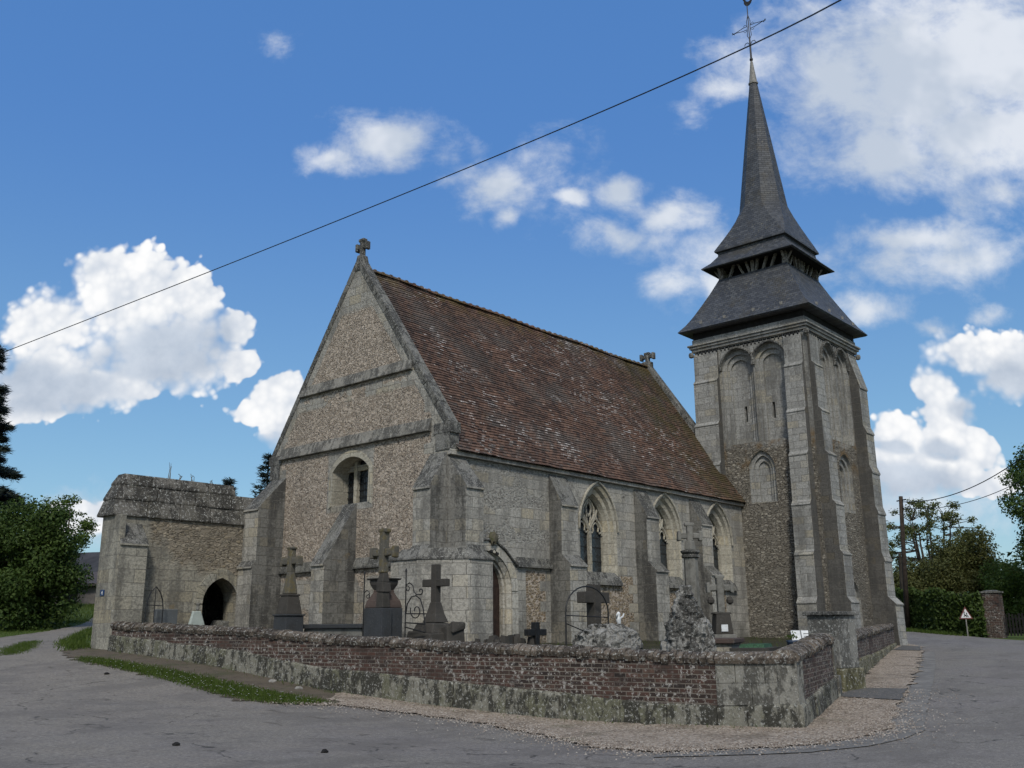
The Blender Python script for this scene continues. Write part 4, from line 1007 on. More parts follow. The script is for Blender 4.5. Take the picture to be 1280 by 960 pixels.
mb=MB(); ck=[(-.02,28.02),(.10,28.02),(.20,28.10),(.30,28.30),(.22,28.36),(.16,28.24),(.06,28.22),(-.04,28.30),(-.08,28.46),(-.15,28.47),(-.19,28.40),(-.14,28.36),(-.14,28.18),(-.08,28.08)]
mb.extr([(TX-.015,TY-u,z) for u,z in ck],(.03,0,0)); mb.build('weathercock',MAT['iron'],spire)
# ================================================================== the stone annex beside the gable
annex=thing('stone_annex','low ruinous stone annex with slab roof and dark arched opening, left of the gable','annex',(-2.6,8.4,-.4))
PA=lambda u,v,o:(u,8.0+o,v)
al=arch(-1.58,.60,-.8,.72,1.48)
mb=MB(); wface(mb,[(-5.0,-1.2),(-.02,-1.2),(-.02,3.12),(-5.0,3.12)],[al],PA,0)
mb.face([(-5.0,8,-1.2),(-5.0,8,3.12),(-5.0,8.62,3.12),(-5.0,8.75,-1.2)]); mb.face([(-5,8.75,-1.2),(-5,8.75,3.12),(-3.3,8.75,3.12),(-3.3,8.75,-1.2)])
reveal(mb,al,0,al,.75,PA)
mb.build('wall',MAT['annex'],annex,fix=False)
mb=MB(); mb.box(-3.28,-.22,8.76,11.0,-.7,2.9); bw=mb.build('added_dark_room',MAT['tower'],annex,fix=False)  # closed room added behind the wall to keep the arch dark
bm=bmesh.new(); bm.from_mesh(bw.data)
for f in [f for f in bm.faces if f.calc_center_median().y+bw.matrix_world.translation.y+annex.location.y<8.9]: bm.faces.remove(f)
bmesh.ops.reverse_faces(bm,faces=bm.faces); bm.to_mesh(bw.data); bm.free()
mb=MB(); mb.face([(-3.3,8.749,2.95),(-.2,8.749,2.95),(-.2,11.02,2.9),(-3.3,11.02,2.9)]); mb.build('room_ceiling',MAT['void'],annex,fix=False)
mb=MB(); g=random.Random(6)
for k in range(9):
    x=g.uniform(-2.05,-1.1); z=-.5+.25*(k//3)+g.uniform(-.03,.03); y=8.55+g.uniform(0,.25); s=g.uniform(.15,.26)
    mb.hexa([(x-s,y-s,z),(x+s,y-s,z),(x+s,y+s,z),(x-s,y+s,z)],[(x-s*.8,y-s*.8,z+.24),(x+s*.85,y-s*.8,z+.22),(x+s*.8,y+s*.8,z+.25),(x-s*.85,y+s*.7,z+.24)])
mb.jitter(.03,1,6); mb.build('fallen_stone',MAT['weath'],annex)
ring_=arch(-1.58,.86,-.8,.72,1.78); mb=MB(); n_=len(ring_)
for k in range(n_-1): 
    a,b,c,d=ring_[k],ring_[k+1],al[k+1],al[k]; t=.02
    def sh(p,q,s): return (p[0]+(q[0]-p[0])*s,p[1]+(q[1]-p[1])*s)
    a2,b2,c2,d2=sh(a,b,.03),sh(b,a,.03),sh(c,d,.03),sh(d,c,.03)
    mb.hexa([PA(*a2,.05),PA(*b2,.05),PA(*c2,.05),PA(*d2,.05)],[PA(*a2,-.03),PA(*b2,-.03),PA(*c2,-.03),PA(*d2,-.03)])
mb.build('arch_ring',MAT['cornerst'],annex)
butt('buttress',lambda s,p,z:(s,8.0-p,z),-5.06,-4.24,stage(-1.2,[(.44,2.24,.12)],2.9),parent=annex,mats=('cornerst','cornerst','weath'))
mb=MB(); mb.box(-5.07,-4.9,7.62,8.70,-1.2,3.10); mb.build('corner_pilaster',MAT['cornerst'],annex,bevel=.02)
# steep roof of long stone slabs, hipped at the outer end
mb=MB(); g=random.Random(9)
def slab_course(z0,z1,yo0,yo1,xl0,xl1,xr,nx):
    for k in range(nx):
        a=k/nx; b=(k+1)/nx-.004
        def X(t,xl): return xl+(xr-xl)*t
        j=g.uniform(-.012,.012)
        lo=[(X(a,xl0),8+yo0+j,z0),(X(b,xl0),8+yo0+j,z0),(X(b,xl0),8.86-yo0*.5,z0),(X(a,xl0),8.86-yo0*.5,z0)]
        hi=[(X(a,xl1),8+yo1+j,z1),(X(b,xl1),8+yo1+j,z1),(X(b,xl1),8.86-yo1*.5,z1),(X(a,xl1),8.86-yo1*.5,z1)]
        mid=[(p[0],p[1],p[2]+.06) for p in lo]
        mb.ring([lo,mid,hi])
slab_course(3.09,3.58,-.07,.09,-5.17,-5.04,-.06,5)
slab_course(3.56,4.02,.06,.22,-5.065,-4.89,-.10,4)
slab_course(4.00,4.34,.195,.32,-4.905,-4.74,-1.14,4)
mb.build('slab_roof',MAT['slab'],annex,bevel=.02)
mb=MB(); g=random.Random(12)
for x,h_,n in ((-3.3,.55,3),(-2.95,.22,4),(-2.55,.28,3),(-1.9,.15,3)):
    for k in range(n): mb.tube([(x+g.uniform(-.05,.05),8.42,4.32),(x+g.uniform(-.06,.06),8.42,4.32+h_*.6),(x+g.uniform(-.1,.1),8.42,4.32+h_*g.uniform(.7,1))],[.012,.009,.004],n=4)
tag(mb.build('roof_weed',M_simple('dry_weed',(.10,.085,.055),.9,.3,8),base=(-2.7,8.42,4.32)),'dry weed stems growing on the annex slab roof','weeds')
pl=thing('number_plate','small blue house number plate fixed on the outer end of the annex','number plate',(-5.09,8.26,.98))
mb=MB(); mb.box(-5.095,-5.072,8.16,8.38,.90,1.06); mb.build('plate',M_simple('enamel_blue',(.012,.035,.11),.35,.1,5,spec=.5),pl,bevel=.006)
mb=MB()
for u0,u1,v0,v1 in ((.015,.035,-.055,.055),(-.035,.05,-.022,-.002)): mb.box(-5.0985,-5.0955,8.27-u1,8.27-u0,.98+v0,.98+v1)
mb.hexa([(-5.0985,8.27+.035,.958),(-5.0985,8.27+.017,.958),(-5.0955,8.27+.017,.958),(-5.0955,8.27+.035,.958)],[(-5.0985,8.27-.015,1.035),(-5.0985,8.27-.035,1.035),(-5.0955,8.27-.035,1.035),(-5.0955,8.27-.015,1.035)])
mb.build('digit',M_simple('enamel_white',(.75,.75,.72),.4,.05,5),pl)

# ================================================================== the graves
def fr(mb,c,w0,w1,z0,z1,d0=None,d1=None,rot=0,m=0):
    d0=w0 if d0 is None else d0; d1=w1 if d1 is None else d1; ca,sa=math.cos(rot),math.sin(rot)
    def q(w,d,z): return [(c[0]+a*ca-b*sa,c[1]+a*sa+b*ca,z) for a,b in ((-w/2,-d/2),(w/2,-d/2),(w/2,d/2),(-w/2,d/2))]
    mb.hexa(q(w0,d0,z0),q(w1,d1,z1),m)
MAT['mossgold']=M_lichen_stone('golden_mossed_stone',(.105,.098,.080),(.125,.095,.025),.55,.35,7)
MAT['granite']=M_lichen_stone('dark_granite',(.050,.054,.058),(.03,.03,.028),.5,.15,9)
MAT['darkst']=M_lichen_stone('dark_weathered_stone',(.060,.055,.048),(.035,.033,.028),.6,.12,7)
MAT['brownst']=M_lichen_stone('rusty_brown_stone',(.085,.062,.052),(.05,.04,.035),.5,.2,7)
MAT['greyst']=M_lichen_stone('grey_grave_stone',(.19,.185,.165),(.07,.066,.055),.6,.4,7)
MAT['rock']=M_mottled('rockery_stone',(.31,.303,.28),(.050,.048,.043),(.19,.186,.17),24,.6)
MAT['white']=M_simple('white_glaze',(.62,.64,.64),.4,.15,14,obj=True)
t=thing('grave_cross','stepped grave cross gilded with yellow moss, in front of the left gable buttress','grave cross',(-2.6,3.1,-.4))
mb=MB(); fr(mb,(-2.6,3.1),.56,.54,-.55,.30); fr(mb,(-2.6,3.1),.60,.60,.301,.345); mb.build('pedestal',MAT['granite'],t,bevel=.015)
mb=MB(); fr(mb,(-2.6,3.1),.48,.34,.346,.80); fr(mb,(-2.6,3.1),.38,.38,.801,.85); mb.build('die',MAT['darkst'],t,bevel=.012)
mb=MB(); fr(mb,(-2.6,3.1),.30,.15,.851,1.45); stone_cross(mb,(-2.6,3.1,1.40),.72,.64,.085,R(90),.45,.05); mb.build('cross',MAT['mossgold'],t,bevel=.03)
t=thing('table_tomb','long low grey slab tomb under the gable wall','tomb',(-1.8,1.9,-.45))
mb=MB(); mb.box(-2.15,-1.35,.75,3.05,-.6,-.02); mb.build('chest',MAT['greyst'],t,bevel=.02)
mb=MB(); mb.box(-2.22,-1.28,.68,3.12,-.019,.09); mb.build('slab',MAT['granite'],t,bevel=.02)
t=thing('grave_monument','tall grave cross standing before a dark urn-shaped monument on a polished block','grave monument',(-2.2,-.35,-.5))
c=(-2.35,-.28)
mb=MB(); fr(mb,c,.64,.64,-.6,.44); mb.build('pedestal',MAT['granite'],t,bevel=.01)
mb=MB(); mb.ring([[(c[0]+a*w,c[1]+b*w,z) for a,b in ((-1,-1),(1,-1),(1,1),(-1,1))] for w,z in ((.315,.441),(.31,.50),(.285,.60),(.23,.70),(.18,.80),(.175,.86))]); mb.build('ogee',MAT['brownst'],t,bevel=.02)
mb=MB(); mb.ring([[(c[0]+a*w,c[1]+b*w,z) for a,b in ((-1,-1),(1,-1),(1,1),(-1,1))] for w,z in ((.17,.861),(.20,.92),(.23,.98),(.24,1.04),(.235,1.08),(.29,1.10),(.30,1.13),(.1,1.14))]); mb.build('urn',MAT['darkst'],t,bevel=.008)
k2=(-2.60,-.55)
mb=MB(); fr(mb,k2,.30,.30,-.6,.435); mb.build('plinth_block',MAT['granite'],t,bevel=.01)
mb=MB(); fr(mb,k2,.24,.20,.436,.80); fr(mb,k2,.26,.24,.801,1.02); fr(mb,k2,.22,.15,1.021,1.245); mb.jitter(.01,1,5); mb.build('cross_base',MAT['darkst'],t,bevel=.02)
mb=MB(); stone_cross(mb,(k2[0],k2[1],1.24),.80,1.0,.085,R(90),.47,.065); mb.jitter(.012,1,3); mb.build('cross',MAT['mossgold'],t,bevel=.025)
t=thing('iron_grave_rail','black wrought iron grave railing with scrolls round the urn monument','railing',(-2.2,-.5,-.5))
def scroll(c,r0,r1,a0,turns,n=18):
    return [(c[0]+ (r0+(r1-r0)*k/n)*math.cos(a0+turns*2*PI*k/n), c[1]+(r0+(r1-r0)*k/n)*math.sin(a0+turns*2*PI*k/n)) for k in range(n+1)]
for y in (.50,-1.0):
    mb=MB(); mb.tube([(-2.3,y,-.6),(-2.3,y,1.26)],.016,n=6); mb.lathe([(.005,1.24),(.03,1.27),(.02,1.31),(.005,1.34)],(-2.3,y),6); mb.build('post',MAT['iron'],t)
mb=MB()
def P2(pts,x=-2.3): return [(x,a,b) for a,b in pts]
mb=MB(); mb.tube(P2([(-1.0,.95),(-1.12,1.0),(-1.24,.93),(-1.28,.80),(-1.36,.72),(-1.50,.72)]+scroll((-1.50,.80),.08,.03,-PI/2,-.8,10)),.014,n=5); mb.build('scrollwork',MAT['iron'],t)
mb=MB(); mb.tube(P2([(-1.0,.93)]+scroll((-1.06,.86),.07,.03,PI/2,.8,10)),.012,n=5); mb.build('scrollwork',MAT['iron'],t)
mb=MB(); mb.tube(P2([(-1.02,.30),(-1.06,.52),(-1.20,.68),(-1.34,.70),(-1.50,.62),(-1.60,.40),(-1.66,.08)]),.015,n=5); mb.build('scrollwork',MAT['iron'],t)
mb=MB(); mb.tube(P2(scroll((-1.36,.36),.20,.05,0.4,-1.1,22)),.013,n=5); mb.build('scrollwork',MAT['iron'],t)
mb=MB(); mb.tube(P2([(.50,.80),(.40,.88),(.28,.80)]+scroll((.34,.74),.07,.03,0,-.8,8)),.012,n=5); mb.build('scrollwork',MAT['iron'],t)
mb=MB(); mb.tube(P2([(.50,.05),(.42,.30),(.30,.45)]),.012,n=5); mb.build('scrollwork',MAT['iron'],t)
for q in (((-2.3,-1.0,.10),(-2.3,-1.66,.06)),((-2.3,-1.0,.00),(-2.3,-1.66,-.12)),((-2.3,.5,.30),(-1.2,.5,.30)),((-2.3,-1.0,.30),(-1.2,-1.0,.30))):
    mb=MB(); mb.tube(q,.015,n=5); mb.build('rail',MAT['iron'],t)
t=thing('grave_cross','plain dark cross rising from a rough rock base, before the corner plinth','grave cross',(-1.7,-1.35,-.5))
mb=MB(); g=random.Random(4)
for (x,y,w,z0,z1) in ((-1.7,-1.35,1.05,-.65,-.12),(-1.6,-1.75,.55,-.65,.0),(-1.65,-1.35,.8,-.125,.10),(-1.55,-1.9,.35,-.1,.12)): fr(mb,(x,y),w,w*.85,z0,z1,rot=g.uniform(-.3,.3))
mb.jitter(.05,1,4); mb.build('rock_base',MAT['darkst'],t,bevel=.03)
mb=MB(); fr(mb,(-1.65,-1.33),.44,.30,.10,.30); fr(mb,(-1.65,-1.33),.30,.19,.30,.56); stone_cross(mb,(-1.65,-1.33,.54),.78,.90,.085,R(90),.52); mb.build('cross',MAT['darkst'],t,bevel=.012)
t=thing('grave_cross','small squat black cross low behind the wall, beside the south doorway','grave cross',(0,-3,-.55))
mb=MB(); fr(mb,(0,-3),.45,.40,-.75,-.42); mb.build('base',MAT['darkst'],t); mb=MB(); stone_cross(mb,(0,-3,-.43),.66,.52,.075,0,.55); mb.build('cross',MAT['iron'],t,bevel=.01)
t=thing('flower_heap','low dark heap of dead flowers and edging stones behind the wall near the door','flower heap',(-.6,-2.6,-.55))
mb=MB(); g=random.Random(44)
for k in range(26):
    x=-1.0+g.uniform(-.35,.9); y=-2.5+g.uniform(-.5,.3); s=g.uniform(.05,.13); fr(mb,(x,y),s*2,s*1.2,-.6,-.30+g.uniform(0,.14),rot=g.uniform(0,3))
mb.jitter(.02,1,5); mb.build('edging',MAT['darkst'],t)
t=thing('iron_grave_arch','thin arched iron grave frame behind the brick wall','grave frame',(0,-4.6,-.6))
mb=MB(); A=[(-.88,-4.6,-.7),(-.87,-4.6,.30)]+[(-.08-.79*math.cos(a),-4.6,.30+.56*math.sin(a)) for a in [PI*k/14 for k in range(1,14)]]+[(.71,-4.6,.30),(.70,-4.6,-.15)]
mb.tube(A,.017,n=6); mb.build('hoop',MAT['iron'],t)
mb=MB(); mb.tube([(-.87,-4.6,.22),(.71,-4.6,.18)],.013,n=5); mb.tube([(-.87,-4.6,.05),(-.1,-4.75,-.20),(.9,-4.8,-.20)],.013,n=5); mb.tube([(1.0,-4.7,-.25),(1.6,-4.9,-.52)],.015,n=5); mb.build('cross_bar',MAT['iron'],t)
t=thing('grave_cross','broad dark stone cross standing within the iron arch','grave cross',(.7,-4.2,-.6))
mb=MB(); fr(mb,(.7,-4.2),.4,.36,-.75,-.1); mb.build('base',MAT['darkst'],t); mb=MB(); stone_cross(mb,(.7,-4.2,-.12),.98,1.05,.125,0,.72); mb.build('cross',MAT['darkst'],t,bevel=.015)
from mathutils import noise as mnoise
def rock(name,prof,c,n,j,mat,t,seed,squash=1):
    # rough cemented rockwork: a finely divided skin with knobs and holes
    mb=MB(); L=[]; tot=[0]
    for p,q in zip(prof,prof[1:]): tot.append(tot[-1]+math.hypot(q[0]-p[0],q[1]-p[1]))
    K=int(tot[-1]/.028); N=int(2*PI*max(r for r,_ in prof)/.032); o=Vector((seed,seed*.7,0))
    for k in range(K+1):
        d=tot[-1]*k/K; i=0
        while i<len(prof)-2 and tot[i+1]<d: i+=1
        f=(d-tot[i])/(tot[i+1]-tot[i]); r=prof[i][0]*(1-f)+prof[i+1][0]*f; z=prof[i][1]*(1-f)+prof[i+1][1]*f; row=[]
        for q in range(N):
            a=2*PI*q/N; v=Vector((c[0]+r*math.cos(a),c[1]+squash*r*math.sin(a),z))
            h=(mnoise.noise(v*5+o)*.055+(.5-mnoise.cell(v*9+o))*.05+mnoise.noise(v*17+o)*.03)*min(1,r/.12)
            row.append((v.x+h*math.cos(a),v.y+h*math.sin(a)*squash,z+.6*h))
        L.append(row)
    mb.ring(L); return mb.build(name,mat,t)
t=thing('rock_grave','mounded grey rockwork grave with a crumbled top, beneath the iron arch','rock grave',(.4,-4.7,-.6))
rock('rockwork',[(.95,-.75),(1.0,-.5),(.95,-.38),(.88,-.30),(.9,-.22),(.70,-.12),(.55,-.10),(.45,-.02),(.2,.0)],(.45,-4.75),26,.16,MAT['rock'],t,21,.6)
t=thing('figurine','small white glazed crucifix figure standing on the rockwork grave','figurine',(1.1,-4.6,-.12))
mb=MB(); c=(1.10,-4.62); mb.ring([[(c[0]+dx+rx*math.cos(q*PI/5),c[1]+ry*math.sin(q*PI/5),z) for q in range(10)] for rx,ry,dx,z in ((.09,.06,.04,-.16),(.085,.06,.04,-.10),(.055,.045,.03,-.04),(.05,.04,.0,.04),(.075,.05,-.02,.12),(.08,.05,-.02,.17),(.03,.03,-.01,.205),(.045,.045,-.01,.24),(.045,.045,-.01,.28),(.015,.015,-.01,.31))])
mb.tube([(c[0]-.08,c[1],.16),(c[0]-.12,c[1]-.03,.24),(c[0]-.10,c[1]-.05,.29)],[.025,.02,.015],n=6); mb.tube([(c[0]+.05,c[1],.16),(c[0]+.13,c[1]-.02,.20),(c[0]+.17,c[1]-.03,.27)],[.025,.02,.015],n=6)
mb.build('statuette',MAT['white'],t,smooth=True)
t=thing('calvary_cross','tall lichened calvary column carrying a carved stone cross, before the nave windows','calvary',(6.5,-3.4,-.56))
c=(6.5,-3.4)
mb=MB(); fr(mb,c,.9,.85,-.8,-.35); fr(mb,c,.6,.5,-.349,-.1); mb.build('plinth',MAT['greyst'],t,bevel=.02)
def ngon(c,r,z,n=8): return [(c[0]+r*math.cos(PI/8+2*PI*q/n),c[1]+r*math.sin(PI/8+2*PI*q/n),z) for q in range(n)]
mb=MB(); mb.ring([ngon(c,.215,-.1),ngon(c,.20,1.82),ngon(c,.20,1.85)]); mb.build('column',MAT['greyst'],t)
mb=MB(); mb.ring([ngon(c,.21,1.85),ngon(c,.26,1.88),ngon(c,.26,1.93),ngon(c,.22,1.96),ngon(c,.28,2.02),ngon(c,.28,2.07),ngon(c,.18,2.09)]); mb.build('capital',MAT['weath'],t)
mb=MB(); fr(mb,c,.24,.20,2.09,2.36); stone_cross(mb,(c[0],c[1],2.34),.66,.50,.085,R(-45),.30,.075); mb.jitter(.012,1,8); mb.build('cross',MAT['greyst'],t,bevel=.03)
t=thing('rock_grave','tall pointed pyramid of pale rockwork rising just behind the wall','rock grave',(-.45,-7.4,-.66))
rock('rockwork',[(.52,-.9),(.52,-.62),(.50,-.45),(.46,-.3),(.42,-.14),(.40,-.02),(.33,.06),(.27,.2),(.22,.32),(.18,.44),(.13,.55),(.09,.64),(.09,.72),(.03,.78)],(-.47,-7.4),18,.17,MAT['rock'],t,33)
t=thing('grave_cross','grey cross with trefoil arm ends on a pedestal bearing a small white plaque','grave cross',(4.85,-5.2,-.6))
c=(4.85,-5.2)
mb=MB(); fr(mb,c,.60,.56,-.8,-.241,rot=R(-45)); mb.build('base',MAT['greyst'],t,bevel=.02)
mb=MB(); fr(mb,c,.46,.36,-.24,.26,.46,.42,R(-45)); fr(mb,c,.44,.40,.261,.31,rot=R(-45)); mb.build('pedestal',MAT['darkst'],t,bevel=.015)
mb=MB(); stone_cross(mb,(c[0],c[1],.30),.66,.92,.085,R(-45),.68,.06); mb.jitter(.012,1,12)
mb.build('cross',MAT['greyst'],t,bevel=.025)
mb=MB(); d=Vector((math.cos(R(-45)),math.sin(R(-45)),0))
for s in (-1,1): mb=MB(); p=Vector((c[0],c[1],0))+d*s*.25; mb.lathe([(.02,.50),(.09,.55),(.10,.62),(.06,.69),(.01,.71)],(p.x,p.y),8); mb.build('trefoil_ball',MAT['darkst'],t)
mb=MB(); fr(mb,(c[0]-.172,c[1]-.172),.17,.17,-.17,.0,.025,.025,R(-45)); mb.build('plaque',MAT['white'],t)
t=thing('table_tomb','pale chest tomb with a brown overhanging lid, right behind the wall corner','tomb',(2.3,-6.2,-.65))
a=R(20); 
mb=MB(); fr(mb,(2.95,-6.2),1.5,1.5,-.85,-.42,.75,.75,a); mb.build('chest',MAT['ashlar'],t,bevel=.02)
mb=MB(); fr(mb,(2.95,-6.2),1.68,1.68,-.419,-.31,.9,.9,a); mb.build('lid',MAT['brownst'],t,bevel=.02)
t=thing('grave_slab','flat grave covered with bright green glass chips behind the wall coping','grave',(2.6,-7.5,-.66))
mb=MB(); fr(mb,(2.5,-7.35),1.5,1.5,-.8,-.50,.85,.85,R(15)); mb.build('kerb',MAT['darkst'],t)
mb=MB(); fr(mb,(2.6,-7.3),.9,.85,-.499,-.43,.55,.5,R(15)); mb.jitter(.012,1,3); mb.build('green_chips',M_simple('green_chippings',(.03,.085,.042),.6,.5,30),t)
t=thing('memorial_plaque','white open book memorial tablet leaning beside the gate pier','plaque',(4.4,-7.6,-.66))
mb=MB(); c=(4.35,-7.6); dd=Vector((.62,-.785,0)); bk=Vector((.785,.62,0))
for s in (-1,1):
    p0=Vector((*c,-.48))+dd*(.01*s); p1=Vector((*c,-.48))+dd*(.24*s)+bk*-.05; up=Vector((bk.x*.16,bk.y*.16,.33))
    th=bk*.04
    v=[p0,p1,p1+th,p0+th] if s>0 else [p1,p0,p0+th,p1+th]
    mb.hexa([tuple(x) for x in v],[tuple(x+up) for x in v])
mb.build('tablet',MAT['white'],t,bevel=.01)
mb=MB(); 
for k in range(4): 
    p=Vector((*c,-.40+k*.06))+dd*.05+bk*(.16*(.08+k*.06)/.33-.035); q2=p+dd*.16+bk*-.035; mb.tube([p,q2],.006,n=4)
for s in ((-.05,-.20),(-.20,-.05)): pass
mb.build('engraved_line',MAT['iron'],t)
mb=MB(); fr(mb,c,.5,.46,-.9,-.48,.35,.3,R(-52)); mb.build('stand',MAT['darkst'],t)
t=thing('flower_pot','small dark blue flower pot beside the white memorial tablet','flower pot',(3.6,-7.7,-.66))
mb=MB(); mb.lathe([(.09,-.75),(.13,-.42),(.145,-.40),(.145,-.36),(.12,-.36)],(3.6,-7.7),12); mb.build('pot',M_simple('pot_blue',(.03,.05,.09),.4,.2,8,spec=.5),t,smooth=True)
mb=MB(); g=random.Random(3)
for k in range(50): 
    x,y,z=3.6+g.gauss(0,.08),-7.7+g.gauss(0,.08),-.34+abs(g.gauss(0,.06)); mb.face([(x,y,z),(x+g.uniform(-.05,.05),y+g.uniform(-.05,.05),z+.05),(x+g.uniform(-.05,.05),y+g.uniform(-.05,.05),z+.01)])
mb.build('plant',MAT['blade'],t,fix=False)
# by the annex
t=thing('iron_grave_arch','tall narrow lancet iron grave frame leaning against the annex wall','grave frame',(-4.55,6.3,-.3))
mb=MB(); L=[(u-4.55,6.35,v) for u,v in [(-.24,-.5),(-.24,.55),(-.21,.75),(-.13,.95),(0,1.10),(.13,.95),(.21,.75),(.24,.55),(.24,-.5)]]; mb.tube(L,.016,n=5); mb.build('hoop',MAT['iron'],t)
mb=MB(); mb.tube([(-4.79,6.35,.62),(-4.31,6.35,.60)],.012,n=5); mb.tube([(-4.55,6.35,-.5),(-4.55,6.35,1.09)],.012,n=5); mb.tube([(-4.79,6.35,.12),(-4.31,6.35,.12)],.012,n=5); mb.build('cross_bar',MAT['iron'],t)
t=thing('headstone','plain blue grey headstone between the lancet iron frame and the annex arch','headstone',(-4.05,6.6,-.3))
mb=MB(); mb.box(-4.35,-3.72,6.6,6.72,-.6,.52); mb.build('slab',MAT['granite'] if False else M_lichen_stone('slate_headstone',(.11,.12,.125),(.07,.07,.065),.4,.2,6),t,bevel=.02)
t=thing('headstone','small white gabled grave tablet before the dark annex arch','headstone',(-3.3,6.3,-.3))
mb=MB(); mb.extr([(-3.52,6.3,-.6),(-3.06,6.3,-.6),(-3.06,6.3,.10),(-3.2,6.3,.47),(-3.42,6.3,.47),(-3.52,6.3,.1)],(0,.10,0)); mb.build('tablet',M_lichen_stone('pale_green_marble',(.42,.47,.43),(.2,.22,.2),.4,.2,6),t,bevel=.015)
mb=MB(); mb.lathe([(.02,.47),(.05,.52),(.04,.6),(.06,.66),(.02,.7)],(-3.28,6.35),7); mb.build('knob',MAT['greyst'],t)

# ================================================================== trees and hedges
def leaf_mesh(mb, blobs, n, size, seed, flat=.0, shell=.45, droop=0):
    g=random.Random(seed); w=[b[3]*b[4]*b[5] for b in blobs]; tot=sum(w); acc=[]; s=0
    for q in w: s+=q/tot; acc.append(s)
    import bisect
    for k in range(n):
        b=blobs[min(bisect.bisect_left(acc,g.random()),len(blobs)-1)]
        while True:
            x,y,z=g.gauss(0,1),g.gauss(0,1),g.gauss(0,1); l=math.sqrt(x*x+y*y+z*z)
            if l>.01: break
        r=(g.uniform(shell,1.0))*(1+.25*max(0,g.gauss(0,.5)))
        p=Vector((b[0]+x/l*r*b[3],b[1]+y/l*r*b[4],b[2]+z/l*r*b[5]))
        nrm=Vector((x/l+g.gauss(0,.7),y/l+g.gauss(0,.7),z/l+.4+g.gauss(0,.7))).normalized()
        u=nrm.orthogonal().normalized(); u=Matrix.Rotation(g.uniform(0,2*PI),3,nrm)@u; v=nrm.cross(u)
        s=size*g.uniform(.6,1.35)
        i=len(mb.v); mb.v+=[tuple(p-u*s*.5),tuple(p+v*s*.32+nrm*s*.08),tuple(p+u*s*.6),tuple(p-v*s*.32+nrm*s*.08)]
        mb.f.append((i,i+1,i+2,i+3)); mb.m.append(0)
def blobs_in(c, R3, n, br, seed, lowcut=-1.0):
    g=random.Random(seed); out=[]
    while len(out)<n:
        x,y,z=g.uniform(-1,1),g.uniform(-1,1),g.uniform(-1,1)
        if x*x+y*y+z*z>1 or x*x+y*y+z*z<.12 or z<lowcut: continue
        b=br*g.uniform(.65,1.3); out.append((c[0]+x*R3[0],c[1]+y*R3[1],c[2]+z*R3[2],b,b,b*.8))
    return out
def limbs(mb, base, top, blobs, r0, seed, n=8):
    g=random.Random(seed); B=Vector(base); T=Vector(top)
    tr=[B.lerp(T,t)+Vector((g.gauss(0,.06),g.gauss(0,.06),0))*(t*2) for t in (0,.2,.4,.6,.8,1)]
    mb.tube(tr,[r0*1.25,r0,r0*.85,r0*.68,r0*.5,r0*.3],n=8)
    for b in g.sample(blobs,min(n,len(blobs))):
        t=g.uniform(.35,.9); s=B.lerp(T,t); e=Vector(b[:3]); m=s.lerp(e,.5)+Vector((0,0,.15*(e-s).length*.6))
        mb.tube([s,m,e],[r0*.42*(1.2-t),r0*.26*(1.2-t),r0*.08],n=5)
MAT['bark']=M_simple('grey_bark',(.075,.063,.05),.95,.4,6)
LG=dict(
 hedge=M_leaf('leaf_hedge',[(.035,.062,.012),(.060,.10,.018),(.095,.14,.028),(.05,.085,.015)],.3),
 dark=M_leaf('leaf_dark_green',[(.014,.028,.009),(.026,.048,.013),(.042,.070,.018)],.2),
 mid=M_leaf('leaf_mid_green',[(.034,.066,.013),(.060,.105,.020),(.10,.15,.032),(.048,.085,.017)],.35),
 bright=M_leaf('leaf_spring_green',[(.060,.105,.016),(.095,.15,.025),(.13,.18,.036)],.35),
 brown=M_leaf('leaf_bronze_green',[(.058,.066,.018),(.092,.098,.026),(.125,.125,.036),(.070,.092,.022)],.3),
 walnut=M_leaf('leaf_young_walnut',[(.10,.10,.04),(.13,.17,.045),(.19,.19,.08),(.09,.14,.035)],.45),
 needle=M_leaf('conifer_needle',[(.007,.013,.008),(.013,.022,.012),(.020,.030,.015)],.05))
def tree(name,label,cat,x,y,ctr,R3,nb,br,nl,ls,leaf,seed,trunk=.18,group=None,lowcut=-1,top=.5,shell=.4,base=None):
    z=gh(x,y)-.08; t=thing(name,label,cat,(x,y,z),group)
    bl=blobs_in(ctr,R3,nb,br,seed,lowcut)
    mb=MB(); limbs(mb,(x,y,z-.2),(ctr[0],ctr[1],ctr[2]+R3[2]*top),bl,trunk,seed+1,12); mb.build('trunk',MAT['bark'],t,smooth=True)
    mb=MB(); leaf_mesh(mb,bl,nl,ls*.92,seed+2,shell=shell); mb.build('crown',LG[leaf],t,fix=False)
    return t
tree('bushy_tree','large dense leafy tree with loose outer twigs, left of the annex across the lane','tree',-1.85,21.8,(-1.8,21.7,2.2),(1.75,1.9,2.9),80,.75,46000,.13,'mid',101,.16,top=.3)
tree('bushy_tree','dark green tree at the far left edge, partly cut by the frame','tree',-4.2,25.0,(-4.4,24.8,2.4),(2.4,2.2,3.2),60,1.0,26000,.17,'dark',111,.2,top=.3)
tree('bushy_tree','pale loose leaved sapling between the dark tree and the sheds','tree',.9,24.2,(.55,23.9,3.6),(1.1,1.1,2.2),24,.40,3600,.11,'bright',121,.08,top=.75,shell=.2)
